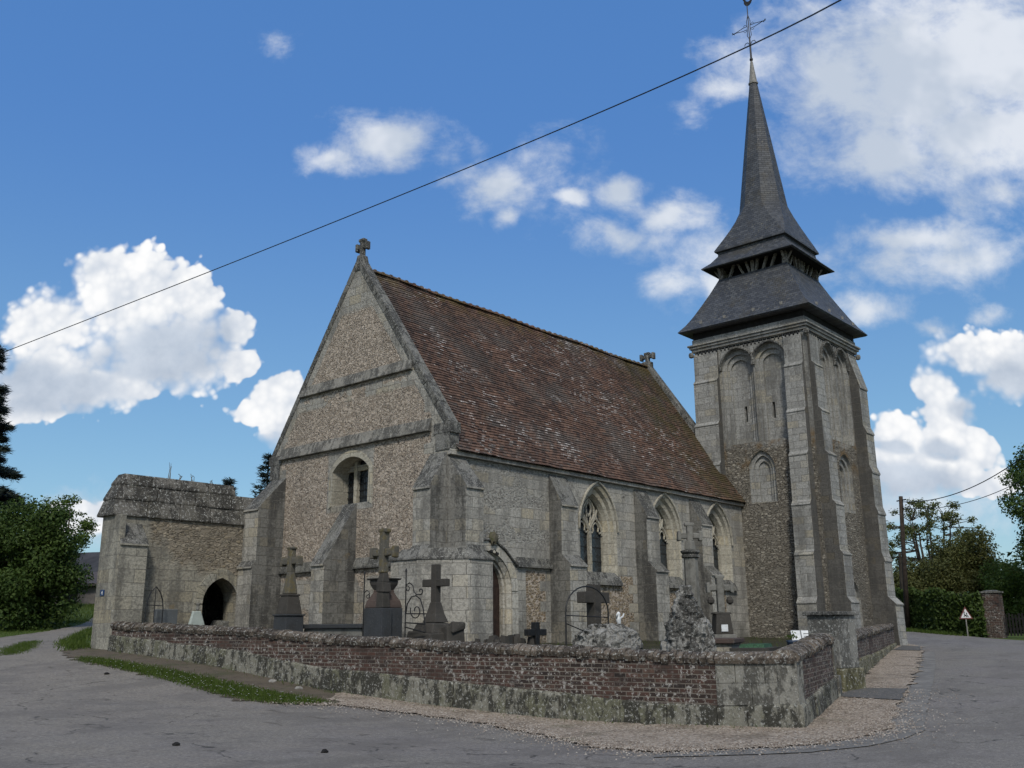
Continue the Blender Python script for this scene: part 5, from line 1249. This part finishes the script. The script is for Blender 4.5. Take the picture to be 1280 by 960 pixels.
# conifer at the left edge: drooping whorls of dark needle boughs
x,y=-2.15,27.45; z=gh(x,y)-.1
t=thing('conifer_tree','tall dark conifer with drooping boughs at the left edge of the view','tree',(x,y,z))
mb=MB(); mb.tube([(x,y,z-.2),(x,y,6),(x,y,12.9)],[.30,.2,.03],n=8); g=random.Random(5); nb=[]; 
for lv in range(17):
    for q in range(12):
        zz=1.5+11.2*g.random()**1.25; L=3.4*(1-(zz-1.2)/12.2)**1.15+.2
        a=g.uniform(0,2*PI); l=L*g.uniform(.7,1.08); pts=[]
        for s in range(6):
            f=s/5; pts.append(Vector((x+math.cos(a)*l*f,y+math.sin(a)*l*f,zz+.10*l*f-.32*l*f*f+ .12*l*f**4)))
        mb.tube(pts,[.045*(1-.16*s) for s in range(6)],n=4); nb.append((pts,l))
mb.build('trunk',MAT['bark'],t)
mb=MB()
for pts,l in nb:
    for k in range(int(1100*l/2)):
        f=g.uniform(.25,1)*5; i=min(4,int(f)); p=pts[i].lerp(pts[i+1],f-i)+Vector((g.gauss(0,.09*(1.3-f/5)+.05),g.gauss(0,.09),g.gauss(-.06,.08)))
        d=(pts[i+1]-pts[i]).normalized()+Vector((g.gauss(0,.7),g.gauss(0,.7),g.gauss(.1,.5))); d.normalize(); w=d.orthogonal().normalized()*.026; s=g.uniform(.14,.32)
        mb.face([p-w,p+w,p+d*s])
mb.build('crown',LG['needle'],t,fix=False)
for (x,y,zt_,hw,lab) in ((17.6,34.3,10.9,1.25,'dark pointed conifer top showing behind the left shoulder of the gable'),(16.0,36.2,9.3,.9,'small conifer top peeping over the annex roof')):
    z=gh(x,y); t=thing('conifer_tree',lab,'tree',(x,y,z),'conifers behind the church'); g=random.Random(int(x*10)); mb=MB(); mb.tube([(x,y,z),(x,y,zt_)],[.25,.03],n=6); mb.build('trunk',MAT['bark'],t)
    mb=MB()
    for lv in range(22):
        zz=z+1.5+(zt_-z-1.6)*lv/21; L=hw*1.9*(1-(zz-z)/(zt_-z))+.22
        for q in range(10):
            a=g.uniform(0,2*PI); l=L*g.uniform(.7,1.25)
            for k in range(16):
                f=g.uniform(.2,1); p=Vector((x+math.cos(a)*l*f+g.gauss(0,.09),y+math.sin(a)*l*f+g.gauss(0,.09),zz-.3*l*f+g.gauss(0,.09)+.25*l*f*f)); d=Vector((math.cos(a)+g.gauss(0,.5),math.sin(a)+g.gauss(0,.5),g.gauss(.2,.5))).normalized(); w=d.orthogonal().normalized()*.05
                mb.face([p-w,p+w,p+d*.32])
    mb.build('crown',LG['needle'],t,fix=False)
# right side
tree('bronze_tree','rounded bronze green bush tree behind the hedge, nearest the tower','tree',42.4,2.5,(42.2,2.2,1.6),(2.3,3.0,1.9),70,.85,42000,.15,'brown',201,.14,top=.2)
tree('bronze_tree','taller bronze green bush tree behind the hedge, above the warning sign','tree',44.9,-.1,(44.9,-.1,2.5),(2.3,2.4,2.9),76,.85,46000,.15,'brown',211,.15,top=.2)
tree('bushy_tree','fresh green leafy bush behind the brick gate pier','tree',42.6,-3.3,(42.6,-3.2,1.3),(2.6,2.4,2.0),50,.8,24000,.15,'bright',221,.12,top=.2)
tree('bushy_tree','tall green tree overhanging the right edge beside the gate','tree',38.2,-6.1,(38.2,-6.2,5.6),(2.5,2.4,3.4),44,.8,20000,.16,'mid',231,.2,top=.5)
# open young walnut: visible limbs and sparse bronze leaf tufts
x,y=53.1,4.9; z=gh(x,y); t=thing('walnut_tree','open branched tree with sparse bronze young leaves, beside the utility pole','tree',(x,y,z)); g=random.Random(77); mb=MB(); tips=[]
bl=blobs_in((x,y,5.6),(3.4,3.6,3.5),130,.42,79,-.75)
fork=Vector((x,y,2.3)); mb.tube([(x,y,z-.2),(x+.05,y,1.2),fork],[.24,.20,.18],n=8)
mains=[]
for q in range(7):
    a=2*PI*q/7+g.uniform(-.3,.3); e=Vector((x+math.cos(a)*g.uniform(1.0,2.1),y+math.sin(a)*g.uniform(1.0,2.1),g.uniform(5.2,7.6))); m=fork.lerp(e,.5)+Vector((math.cos(a)*.3,math.sin(a)*.3,-.25)); mains.append((fork,m,e)); mb.tube([fork,fork.lerp(m,.5)+Vector((0,0,-.05)),m,m.lerp(e,.5)+Vector((g.gauss(0,.1),g.gauss(0,.1),.1)),e],[.15,.12,.09,.06,.025],n=6)
for b_ in bl:
    e=Vector(b_[:3]); best=min(((A.lerp(B,t) if t<1 else B) for (_,A,B) in mains for t in (0,.2,.4,.6,.8,1)),key=lambda p:(p-e).length+max(0,p.z-e.z)*2)
    m=best.lerp(e,.55)+Vector((g.gauss(0,.12),g.gauss(0,.12),g.gauss(.02,.1))); mb.tube([best,m,e],[.040,.028,.010],n=4)
mb.build('trunk',MAT['bark'],t)
mb=MB(); leaf_mesh(mb,bl,10500,.15,78,shell=.1); mb.build('crown',LG['walnut'],t,fix=False)
# hedge
hp=[(31.9,-4.0),(32.1,-2.9),(32.9,-1.7),(35.3,.6),(40.0,3.6),(47,7.4)]
h_=thing('hedge','clipped green hedge along the far side of the lane, right of the tower','hedge',(34,-.5,gh(34,-.5)))
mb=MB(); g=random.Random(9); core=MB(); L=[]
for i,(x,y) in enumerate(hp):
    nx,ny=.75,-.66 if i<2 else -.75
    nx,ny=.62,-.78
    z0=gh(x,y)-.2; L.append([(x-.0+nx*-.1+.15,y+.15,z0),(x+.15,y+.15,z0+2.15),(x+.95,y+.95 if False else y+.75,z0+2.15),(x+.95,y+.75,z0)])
core.ring(L); core.build('dark_core',M_simple('hedge_shade',(.012,.018,.008),.95,.4,6),h_)  # added dark core box: closes gaps, painted as shade inside the foliage
for i in range(len(hp)-1):
    a,b=Vector((*hp[i],0)),Vector((*hp[i+1],0)); l=(b-a).length
    for k in range(int(l*1500)):
        p=a.lerp(b,g.random()); z0=gh(p.x,p.y)-.1; zz=g.uniform(0,2.2)+ .10*math.sin(p.x*2.3)*math.sin(p.y*1.7)
        o=g.uniform(-.12,.2) if zz<2.0 else g.uniform(-.1,.9)
        n0=Vector((.6,.6,0)) 
        q=Vector((p.x+n0.x*o+g.gauss(0,.05),p.y+n0.y*o+g.gauss(0,.05),z0+zz+g.gauss(0,.04)+ (.1*math.sin(p.x*3.1) if zz>1.6 else 0)))
        nrm=Vector((g.gauss(-.5,.7),g.gauss(-.5,.7),g.gauss(.4,.6))).normalized(); u=nrm.orthogonal().normalized(); u=Matrix.Rotation(g.uniform(0,6.28),3,nrm)@u; v=nrm.cross(u); s=g.uniform(.06,.13)
        mb.face([q-u*s,q+v*s*.6,q+u*s,q-v*s*.6])
mb.build('foliage',LG['hedge'],h_,fix=False)
# distant belt of trees that closes the horizon
def belt(name,label,pts,h0,n,leaf,seed):
    g=random.Random(seed); mb=MB(); bl=[]
    for i in range(len(pts)-1):
        a,b=Vector((*pts[i],0)),Vector((*pts[i+1],0)); l=(b-a).length
        for k in range(int(l/2.2)):
            p=a.lerp(b,(k+.5)/int(l/2.2)); z=gh(p.x,p.y); hh=h0*g.uniform(.6,1.1)
            for s in range(3): bl.append((p.x+g.gauss(0,1.2),p.y+g.gauss(0,1.2),z+hh*(.25+.28*s),2.0,2.0,hh*.3))
    leaf_mesh(mb,bl,n,.75,seed,shell=.5)
    o=mb.build(name,LG[leaf],fix=False); tag(o,label,'woodland',kind='stuff')
belt('far_woodland','far line of trees closing the view beyond the lane',[(38,80),(60,60),(80,40),(95,20),(98,-10),(85,-50)],6.5,9000,'dark',301)
belt('far_woodland','far belt of trees behind the sheds at the left',[(-60,70),(-30,85),(0,90),(20,85),(38,80)],6,9000,'dark',302)

# ================================================================== sheds, pole, sign, pier, wires
MAT['barnroof']=M_simple('dark_fibre_roof',(.045,.045,.048),.8,.35,1.2,alt=(.030,.030,.032))
MAT['render']=M_simple('grimy_render',(.14,.125,.115),.9,.35,2.5)
def obp(a,b,o): return (Vector((*a,0)),Vector((*b,0)))
t=thing('barn','long low barn with a dark weathered roof, far left behind the annex','barn',(9,48,1.6))
A=Vector((5.2,56.5,0)); B=Vector((14.5,38.5,0)); d=(B-A).normalized(); nn=Vector((-d.y,d.x,0)); nn=-nn if nn.y<0 and nn.x<0 else nn
nn=Vector((.88,.46,0))
def bp(s,o,z): p=A+d*s+nn*o; return (p.x,p.y,z)
Lb=(B-A).length
mb=MB(); mb.hexa([bp(0,0,1.0),bp(Lb,0,1.0),bp(Lb,7,1.0),bp(0,7,1.0)],[bp(0,0,3.2),bp(Lb,0,3.2),bp(Lb,7,3.2),bp(0,7,3.2)]); mb.build('wall',MAT['render'],t)
mb=MB(); mb.ring([[bp(0,-.4,2.95),bp(0,3.5,5.25),bp(0,7.4,2.95),bp(0,3.5,5.0)],[bp(Lb,-.4,2.95),bp(Lb,3.5,5.25),bp(Lb,7.4,2.95),bp(Lb,3.5,5.0)]]); rf=mb.build('roof',MAT['barnroof'],t)
mb=MB(); mb.hexa([bp(7.6,1.0,3.83),bp(8.6,1.0,3.83),bp(8.6,1.9,4.36),bp(7.6,1.9,4.36)],[bp(7.6,.97,3.88),bp(8.6,.97,3.88),bp(8.6,1.87,4.41),bp(7.6,1.87,4.41)]); mb.build('skylight',M_simple('skylight_sheet',(.55,.6,.63),.3,.05,3),rf)
t=thing('shed','small rendered shed with a rusty red door and lean-to roof, in front of the barn','shed',(6.4,33.5,1.1))
A=Vector((5.4,36.6,0)); B=Vector((7.6,30.6,0)); d=(B-A).normalized(); nn=Vector((.94,.34,0)); Lb=(B-A).length
mb=MB(); mb.hexa([bp(0,0,.7),bp(Lb,0,.7),bp(Lb,4,.7),bp(0,4,.7)],[bp(0,0,2.35),bp(Lb,0,2.35),bp(Lb,4,3.2),bp(0,4,3.2)]); mb.build('wall',MAT['render'],t)
mb=MB(); mb.hexa([bp(-.3,-.4,2.28),bp(Lb+.3,-.4,2.28),bp(Lb+.3,4.2,3.3),bp(-.3,4.2,3.3)],[bp(-.3,-.4,2.40),bp(Lb+.3,-.4,2.40),bp(Lb+.3,4.2,3.42),bp(-.3,4.2,3.42)]); mb.build('roof',M_simple('shed_roof',(.075,.062,.058),.85,.3,3),t)
mb=MB(); mb.hexa([bp(4.3,-.05,1.0),bp(5.5,-.05,1.0),bp(5.5,-.002,1.0),bp(4.3,-.002,1.0)],[bp(4.3,-.05,2.2),bp(5.5,-.05,2.2),bp(5.5,-.002,2.2),bp(4.3,-.002,2.2)]); mb.build('door',M_simple('rusty_red_paint',(.085,.032,.028),.8,.4,3),t)
mb=MB(); mb.hexa([bp(1.3,-.03,1.0),bp(2.2,-.03,1.0),bp(2.2,-.002,1.0),bp(1.3,-.002,1.0)],[bp(1.3,-.03,2.1),bp(2.2,-.03,2.1),bp(2.2,-.002,2.1),bp(1.3,-.002,2.1)]); mb.build('dark_doorway',MAT['void'],t)
t=thing('utility_pole','brown wooden utility pole standing in the hedge line right of the tower','utility pole',(35.0,.75,-.4))
z0=gh(35,.75)
mb=MB(); mb.tube([(35.06,.72,z0-.3),(34.4,.3,3.0),(33.52,-.21,6.5)],[.14,.12,.10],n=10); mb.build('pole',M_simple('creosoted_wood',(.050,.038,.030),.9,.4,5),t,smooth=True)
mb=MB(); mb.tube([(37.0,1.6,z0-.2),(35.6,.9,3.7)],[.10,.08],n=8); mb.build('brace',M_simple('brace_wood',(.06,.052,.042),.9,.4,5),t)
mb=MB(); mb.tube([(33.4,-.5,6.3),(33.75,.1,6.3)],.035,n=6); mb.build('insulator_bar',MAT['iron'],t)
def wire(label,a,b,sag,r,n=24):
    mb=MB(); a,b=Vector(a),Vector(b); P=[a.lerp(b,k/n)-Vector((0,0,sag*4*(k/n)*(1-k/n))) for k in range(n+1)]
    mb.tube(P,r,n=5); tag(mb.build('overhead_wire',MAT['iron'],base=tuple(a)),label,'cable',group='overhead wires')
def cable():
    # from a far pole on the left, over the lane, to a pole behind the photographer
    pts=[Vector((-2.21,25.79,11.99)),Vector((-1.24,-.26,11.77)),Vector((-6.08,-13.74,8.31))]
    mb=MB(); P=[]
    for k in range(-4,31):
        t=k/24; p=pts[0]*(2*(t-.5)*(t-1))+pts[1]*(-4*t*(t-1))+pts[2]*(2*t*(t-.5)); P.append(p)
    mb.tube(P,[.020-.009*max(0,min(1,k/34)) for k in range(len(P))],n=6)
    tag(mb.build('overhead_wire',MAT['iron'],base=tuple(P[0])),'single black cable sweeping across the sky above the gable and past the spire tip','cable',group='overhead wires')
cable()
wire('upper black cable running from the utility pole to the right edge',(33.52,-.3,6.2),(25.0,-10.0,7.9),.9,.022)
wire('lower thinner cable running from the utility pole to the right edge',(33.6,-.2,5.9),(25.2,-9.8,6.6),.75,.016)
t=thing('gate_pier','square red brown brick gate pier at the end of the hedge','gate pier',(31.8,-4.2,-.66)); z0=gh(31.9,-4.2)
mb=MB(); fr(mb,(32.4,-4.35),.72,.72,z0-.2,1.36); mb.build('shaft',MAT['brick'],t); mb=MB(); fr(mb,(32.4,-4.35),.84,.84,1.361,1.44); fr(mb,(32.4,-4.35),.7,.3,1.441,1.50); mb.build('cap',MAT['weath'],t)
t=thing('field_gate','dark wooden picket gate right of the brick pier','gate',(32.2,-5.6,-.66))
for k in range(14):
    mb=MB(); x,y=32.35+.01*k,-4.85-.14*k; mb.box(x-.015,x+.015,y-.04,y+.04,-.62,.38+.04*math.sin(k*1.7)); mb.build('picket',MAT['darkwood'],t)
for z in (-.35,.12): mb=MB(); mb.box(32.40,32.44,-6.8,-4.78,z,z+.08); mb.build('rail',MAT['darkwood'],t)
t=thing('road_sign','triangular red bordered warning sign in front of the hedge','road sign',(31.5,-3.2,gh(31.5,-3.2)))
fw=Vector((-.75,-.66,0)); rt=Vector((.66,-.75,0)); c0=Vector((31.62,-3.28,.36))
def tri(s,o,dz=0): 
    return [tuple(c0+rt*(s*u)+Vector((0,0,s*v))+fw*o) for u,v in ((-.5,-.29),(.5,-.29),(0,.577))]
mb=MB(); mb.extr(tri(.66,0),fw*.02); mb.build('border',M_simple('sign_red',(.13,.035,.03),.5,.1,4),t)
mb=MB(); mb.extr(tri(.50,.022),fw*.004); mb.build('panel',M_simple('sign_white',(.62,.62,.62),.45,.08,4),t)
mb=MB()
def pv(u,v): return tuple(c0+rt*u+Vector((0,0,v))+fw*.030)
for pts in ([(-.10,.07),(-.06,.09),(-.05,.02),(.01,-.01),(.02,-.05),(.06,-.10),(.03,-.11),(-.01,-.06),(-.05,-.05),(-.09,-.10),(-.12,-.09),(-.07,-.02)],[(.02,.03),(.06,.04),(.07,-.02),(.11,-.05),(.12,-.11),(.09,-.11),(.07,-.07),(.03,-.03)]):
    mb.extr([pv(*q) for q in pts],fw*.003)
for u,v in ((-.07,.12),(.045,.07)): mb.extr([pv(u+.03*math.cos(q*PI/4),v+.03*math.sin(q*PI/4)) for q in range(8)],fw*.003)
mb.build('pictogram',MAT['iron'],t)
mb=MB(); p=c0-fw*.02; mb.tube([(p.x,p.y,gh(p.x,p.y)-.3),(p.x,p.y,.70)],.03,n=8); mb.build('post',MAT['lead'],t)
t=tag(None or (lambda mb:(mb.box(31.95,32.03,-3.86,-3.66,.42,.58),mb.box(31.97,32.01,-3.78,-3.74,-.9,.42),mb.build('letter_box',MAT['white'],base=(31.99,-3.76,-.66)))[2])(MB()),'small white letter box on a post between sign and brick pier','letter box')
# ================================================================== sky, sun, camera
YAW=.721
CU=[(-0.4247, 0.3572, 0.0807, 0.0595, 1.0), (-0.5111, 0.3297, 0.0579, 0.0425, 1.0), (-0.3559, 0.3594, 0.0377, 0.0363, 1.0), (-0.4596, 0.3928, 0.0452, 0.0291, 1.0), (-0.3088, 0.3252, 0.0267, 0.0263, 1.0), (-0.3886, 0.3009, 0.1017, 0.058, 1.0), (-0.5082, 0.2653, 0.0833, 0.0458, 1.0), (-0.54, 0.2386, 0.061, 0.027, 1.0), (-0.4289, 0.2601, 0.0613, 0.0291, 1.0), (-0.2964, 0.2836, 0.0229, 0.0193, 1.0), (-0.2513, 0.246, 0.0367, 0.0308, 1.0), (-0.2651, 0.2274, 0.0391, 0.0197, 1.0), (-0.242, 0.2007, 0.0311, 0.0194, 1.0), (-0.449, 0.1164, 0.0507, 0.0203, 1.0), (0.5068, 0.2868, 0.0458, 0.0295, 1.0), (0.5487, 0.2719, 0.0482, 0.0386, 1.0), (0.4604, 0.2455, 0.0261, 0.0235, 1.0), (0.4692, 0.2168, 0.0329, 0.0285, 1.0), (0.4706, 0.186, 0.0412, 0.0281, 1.0), (0.41, 0.1822, 0.036, 0.0369, 1.0), (0.4938, 0.1797, 0.0309, 0.0316, 1.0), (0.4344, 0.156, 0.081, 0.0294, 1.0), (0.5051, 0.1417, 0.0382, 0.0189, 1.0)]
GR=[(-0.3749, 0.2961, 0.0663, 0.0353, 1.0), (-0.4892, 0.2516, 0.0699, 0.0254, 1.0), (-0.3276, 0.3142, 0.0222, 0.0233, 1.0), (-0.5351, 0.2701, 0.0439, 0.0228, 1.0), (0.5462, 0.2538, 0.048, 0.0236, 1.0), (0.5, 0.2344, 0.0261, 0.0161, 1.0), (0.4632, 0.1817, 0.024, 0.0122, 1.0), (0.4159, 0.1433, 0.068, 0.0189, 1.0), (0.4074, 0.1822, 0.0215, 0.0079, 1.0), (-0.2418, 0.1963, 0.0259, 0.0123, 1.0), (-0.4138, 0.2873, 0.0529, 0.023, 1.0)]
WI=[(-0.1477, 0.5559, 0.0703, 0.0377, 0.8), (-0.2142, 0.5328, 0.0392, 0.0269, 0.65), (-0.1854, 0.5635, 0.0282, 0.0209, 0.6), (-0.012, 0.4873, 0.0415, 0.0324, 0.75), (-0.0398, 0.5108, 0.0371, 0.0225, 0.5), (-0.0058, 0.4473, 0.0165, 0.0179, 0.6), (-0.0796, 0.5, 0.0241, 0.0142, 0.45), (0.0709, 0.4815, 0.0276, 0.0171, 0.9), (0.1311, 0.489, 0.0332, 0.0284, 0.9), (0.1803, 0.4556, 0.055, 0.0279, 0.75), (0.1198, 0.4295, 0.0546, 0.0256, 0.75), (0.1791, 0.3758, 0.0324, 0.0289, 0.55), (0.1651, 0.4242, 0.0455, 0.0394, 0.5), (0.2139, 0.4513, 0.032, 0.0239, 0.55), (0.4892, 0.6314, 0.1333, 0.1325, 1.0), (0.5896, 0.6684, 0.1344, 0.1175, 1.0), (0.4405, 0.532, 0.0745, 0.0572, 0.85), (0.5316, 0.5519, 0.1029, 0.0737, 0.9), (0.5633, 0.4751, 0.0552, 0.0455, 0.55), (0.3106, 0.6655, 0.0576, 0.0663, 0.5), (0.2909, 0.6581, 0.0719, 0.035, 0.65), (0.2551, 0.6228, 0.0428, 0.0258, 0.55), (0.465, 0.4216, 0.1044, 0.0255, 0.8), (0.539, 0.3967, 0.0451, 0.034, 0.6), (0.3977, 0.3407, 0.049, 0.0227, 0.8), (0.4665, 0.3186, 0.0319, 0.0121, 0.55), (0.5384, 0.3254, 0.0249, 0.0131, 0.5), (-0.2809, 0.6786, 0.0251, 0.022, 0.4), (0.2197, 0.586, 0.0283, 0.0211, 0.3), (-0.4409, 0.1205, 0.11, 0.0384, 0.45), (0.4211, 0.1135, 0.1097, 0.034, 0.6), (0.3353, 0.3936, 0.0542, 0.0291, 0.4), (-0.1185, 0.0762, 0.2509, 0.0502, 0.2),(0.2311,.3734,.022,.030,1.0),(.40,.62,.10,.12,.8),(.36,.55,.05,.05,.45),(.60,.56,.12,.09,.8),(-.06,.53,.05,.05,.35),(.06,.50,.09,.06,.3),(.22,.40,.07,.06,.45),(.50,.40,.16,.035,.6)]
SUN_DIR=Vector((-.62,-.56,.78)).normalized()       # towards the sun (veiled by cloud)
SKY_STR=.10; CLOUD=5.85
world=bpy.data.worlds.new('World'); SC.world=world; world.use_nodes=True
nt=world.node_tree; nt.nodes.clear()
class WN(NT):
    def __init__(s,t): s.t=t
n=WN(nt)
out=n.node('ShaderNodeOutputWorld'); bg=n.node('ShaderNodeBackground',{'Strength':SKY_STR}); nt.links.new(bg.outputs[0],out.inputs[0])
sky=n.node('ShaderNodeTexSky',sky_type='NISHITA',sun_disc=False,sun_elevation=math.asin(SUN_DIR.z),sun_rotation=math.atan2(SUN_DIR.x,SUN_DIR.y),altitude=0,air_density=1.0,dust_density=.6,ozone_density=2.0)
D=n.node('ShaderNodeTexCoord').outputs['Generated']
def dot(v): return n.node('ShaderNodeVectorMath',{0:D,1:v},operation='DOT_PRODUCT').outputs['Value']
f_=dot((math.cos(YAW),math.sin(YAW),0)); r_=dot((math.sin(YAW),-math.cos(YAW),0)); z_=dot((0,0,1))
front=n.step(f_,.12,.30); fs=n.math('MAXIMUM',f_,.12)
uvw=n.comb(n.math('DIVIDE',r_,fs),n.math('DIVIDE',z_,fs),0)
def warp(v,sc,amp,det=4):
    c=n.node('ShaderNodeTexNoise',{'Vector':v,'Scale':sc,'Detail':det,'Roughness':.6}).outputs[1]
    c=n.node('ShaderNodeVectorMath',{0:c,1:(.5,.5,.5)},operation='SUBTRACT').outputs[0]
    return n.node('ShaderNodeVectorMath',{0:n.scale(c,(amp,amp,0)),1:v},operation='ADD').outputs[0]
def field(bl,v):
    cur=None
    for (cx,cy,rx,ry,w) in bl:
        q=n.node('ShaderNodeVectorMath',{0:v,1:(1/rx,1/ry,0),2:(-cx/rx,-cy/ry,0)},operation='MULTIPLY_ADD').outputs[0]
        l=n.node('ShaderNodeVectorMath',{0:q},operation='LENGTH').outputs['Value']
        d=n.math('MULTIPLY',n.math('SUBTRACT',1.30,l),w)
        cur=d if cur is None else n.node('ShaderNodeMath',{0:cur,1:d,2:.12},operation='SMOOTH_MAX').outputs[0]
    return n.math('MAXIMUM',cur,-1.0)
uc=warp(uvw,8,.024,4)
# cumulus: billowed edges
fc=field(CU,uc)
def puff(sc):
    o=n.node('ShaderNodeTexVoronoi',{'Vector':warp(uvw,sc*.8,.35/sc,2),'Scale':sc,'Smoothness':.35},feature='SMOOTH_F1').outputs[0]
    return n.math('SUBTRACT',.55,o)
p1,p2,p3=puff(26),puff(58),puff(120)
bil=n.math('ADD',n.math('ADD',n.math('MULTIPLY',p1,.52),n.math('MULTIPLY',p2,.44)),n.math('MULTIPLY',p3,.28))
dc=n.math('ADD',fc,n.math('MULTIPLY',bil,.9))
ga=n.step(n.math('ADD',field(GR,warp(uvw,9,.04,4)),n.math('MULTIPLY',n.math('SUBTRACT',n.noise(uvw,14,5,.6),.5),.9)),-.12,.70)
soft=n.math('MULTIPLY',n.step(n.math('ADD',n.noise(uvw,5,3),n.math('MULTIPLY',ga,.35)),.48,.72),1.0)
ac=n.math('MULTIPLY',n.step(dc,n.mixf(soft,.30,.16),n.mixf(soft,.48,.85)),front)
lit=n.math('ADD',n.math('MULTIPLY',bil,.6),n.math('MULTIPLY',n.math('SUBTRACT',n.noise(uvw,9,5,.6),.5),.45))
ccol=n.mix(n.step(lit,-.26,.26),(.62,.68,.77),(1,1,1))
ccol=n.mix(n.math('MULTIPLY',ga,.88),ccol,n.mix(n.step(n.noise(uvw,10,5,.6),.3,.7),(.40,.48,.60),(.62,.69,.79)))
# wisps and the broad veil at the upper right
uw=warp(uvw,9,.055,5)
fw=field(WI,uw)
fb=n.noise(n.scale(uvw,(1,1.35,1)),11,8,.62,.3); fb2=n.noise(uvw,34,6,.62)
dw=n.math('ADD',fw,n.math('ADD',n.math('MULTIPLY',n.math('SUBTRACT',fb,.5),1.5),n.math('MULTIPLY',n.math('SUBTRACT',fb2,.5),.55)))
aw_=n.math('MULTIPLY',n.math('MULTIPLY',n.step(dw,.06,.92),.86),front)
wcol=n.mix(n.step(n.noise(uvw,6,4,.6),.40,.62),(.60,.66,.74),(.84,.87,.91))
# the rest of the sky (behind and overhead): unseen broken cloud, added to soften the light
zs=n.math('MAXIMUM',z_,.12); uvd=n.comb(n.math('DIVIDE',n.sep(D)[0],zs),n.math('DIVIDE',n.sep(D)[1],zs),0)
ab=n.math('MULTIPLY',n.math('MULTIPLY',n.step(n.noise(uvd,.9,6,.6),.40,.56),n.math('SUBTRACT',1.0,front)),n.step(z_,.02,.2))
def cl(c,k): return n.node('ShaderNodeVectorMath',{0:c,1:(k,k,k)},operation='MULTIPLY').outputs[0]
base=n.node('ShaderNodeHueSaturation',{'Saturation':1.15,'Value':1.06,'Color':sky.outputs[0]}).outputs[0]
grad=n.mix(n.step(z_,.0,.50),(.185,.375,.50),(.070,.210,.545))
c=n.mix(.72,base,cl(grad,CLOUD))
c=n.mix(aw_,c,cl(wcol,CLOUD))
c=n.mix(ac,c,cl(ccol,CLOUD))
c=n.mix(n.math('MULTIPLY',ab,.85),c,cl(n.mix(0,(.72,.74,.76),(1,1,1)),CLOUD*.9))
nt.links.new(c,bg.inputs['Color'])
sl=bpy.data.lights.new('sun','SUN'); sl.energy=1.5; sl.angle=R(10); sl.color=(1,.95,.87)
so=bpy.data.objects.new('sun',sl); COL.objects.link(so); so.rotation_euler=SUN_DIR.to_track_quat('Z','Y').to_euler()
cam=bpy.data.cameras.new('camera'); co=bpy.data.objects.new('camera',cam); COL.objects.link(co)
cam.sensor_width=36; cam.sensor_fit='HORIZONTAL'; cam.lens=33.2023; cam.clip_end=3000; cam.clip_start=.1
yaw,pitch,roll=.7210,.2511,-.0081
F=Vector((math.cos(yaw)*math.cos(pitch),math.sin(yaw)*math.cos(pitch),math.sin(pitch))); r0=Vector((math.sin(yaw),-math.cos(yaw),0)); u0=r0.cross(F)
r2=math.cos(roll)*r0+math.sin(roll)*u0; u2=-math.sin(roll)*r0+math.cos(roll)*u0
co.matrix_world=Matrix(((r2.x,u2.x,-F.x,-17.5683),(r2.y,u2.y,-F.y,-17.7673),(r2.z,u2.z,-F.z,EYE),(0,0,0,1)))
SC.camera=co
SC.view_settings.view_transform='Standard'; SC.view_settings.look='None'; SC.view_settings.exposure=0.78; SC.view_settings.gamma=1
SC.view_settings.use_curve_mapping=False
SC.render.engine='CYCLES'; SC.cycles.max_bounces=4; SC.cycles.use_denoising=True
SC.cycles.use_adaptive_sampling=True; SC.cycles.adaptive_threshold=.02
world.cycles.sampling_method='MANUAL'; world.cycles.sample_map_resolution=512
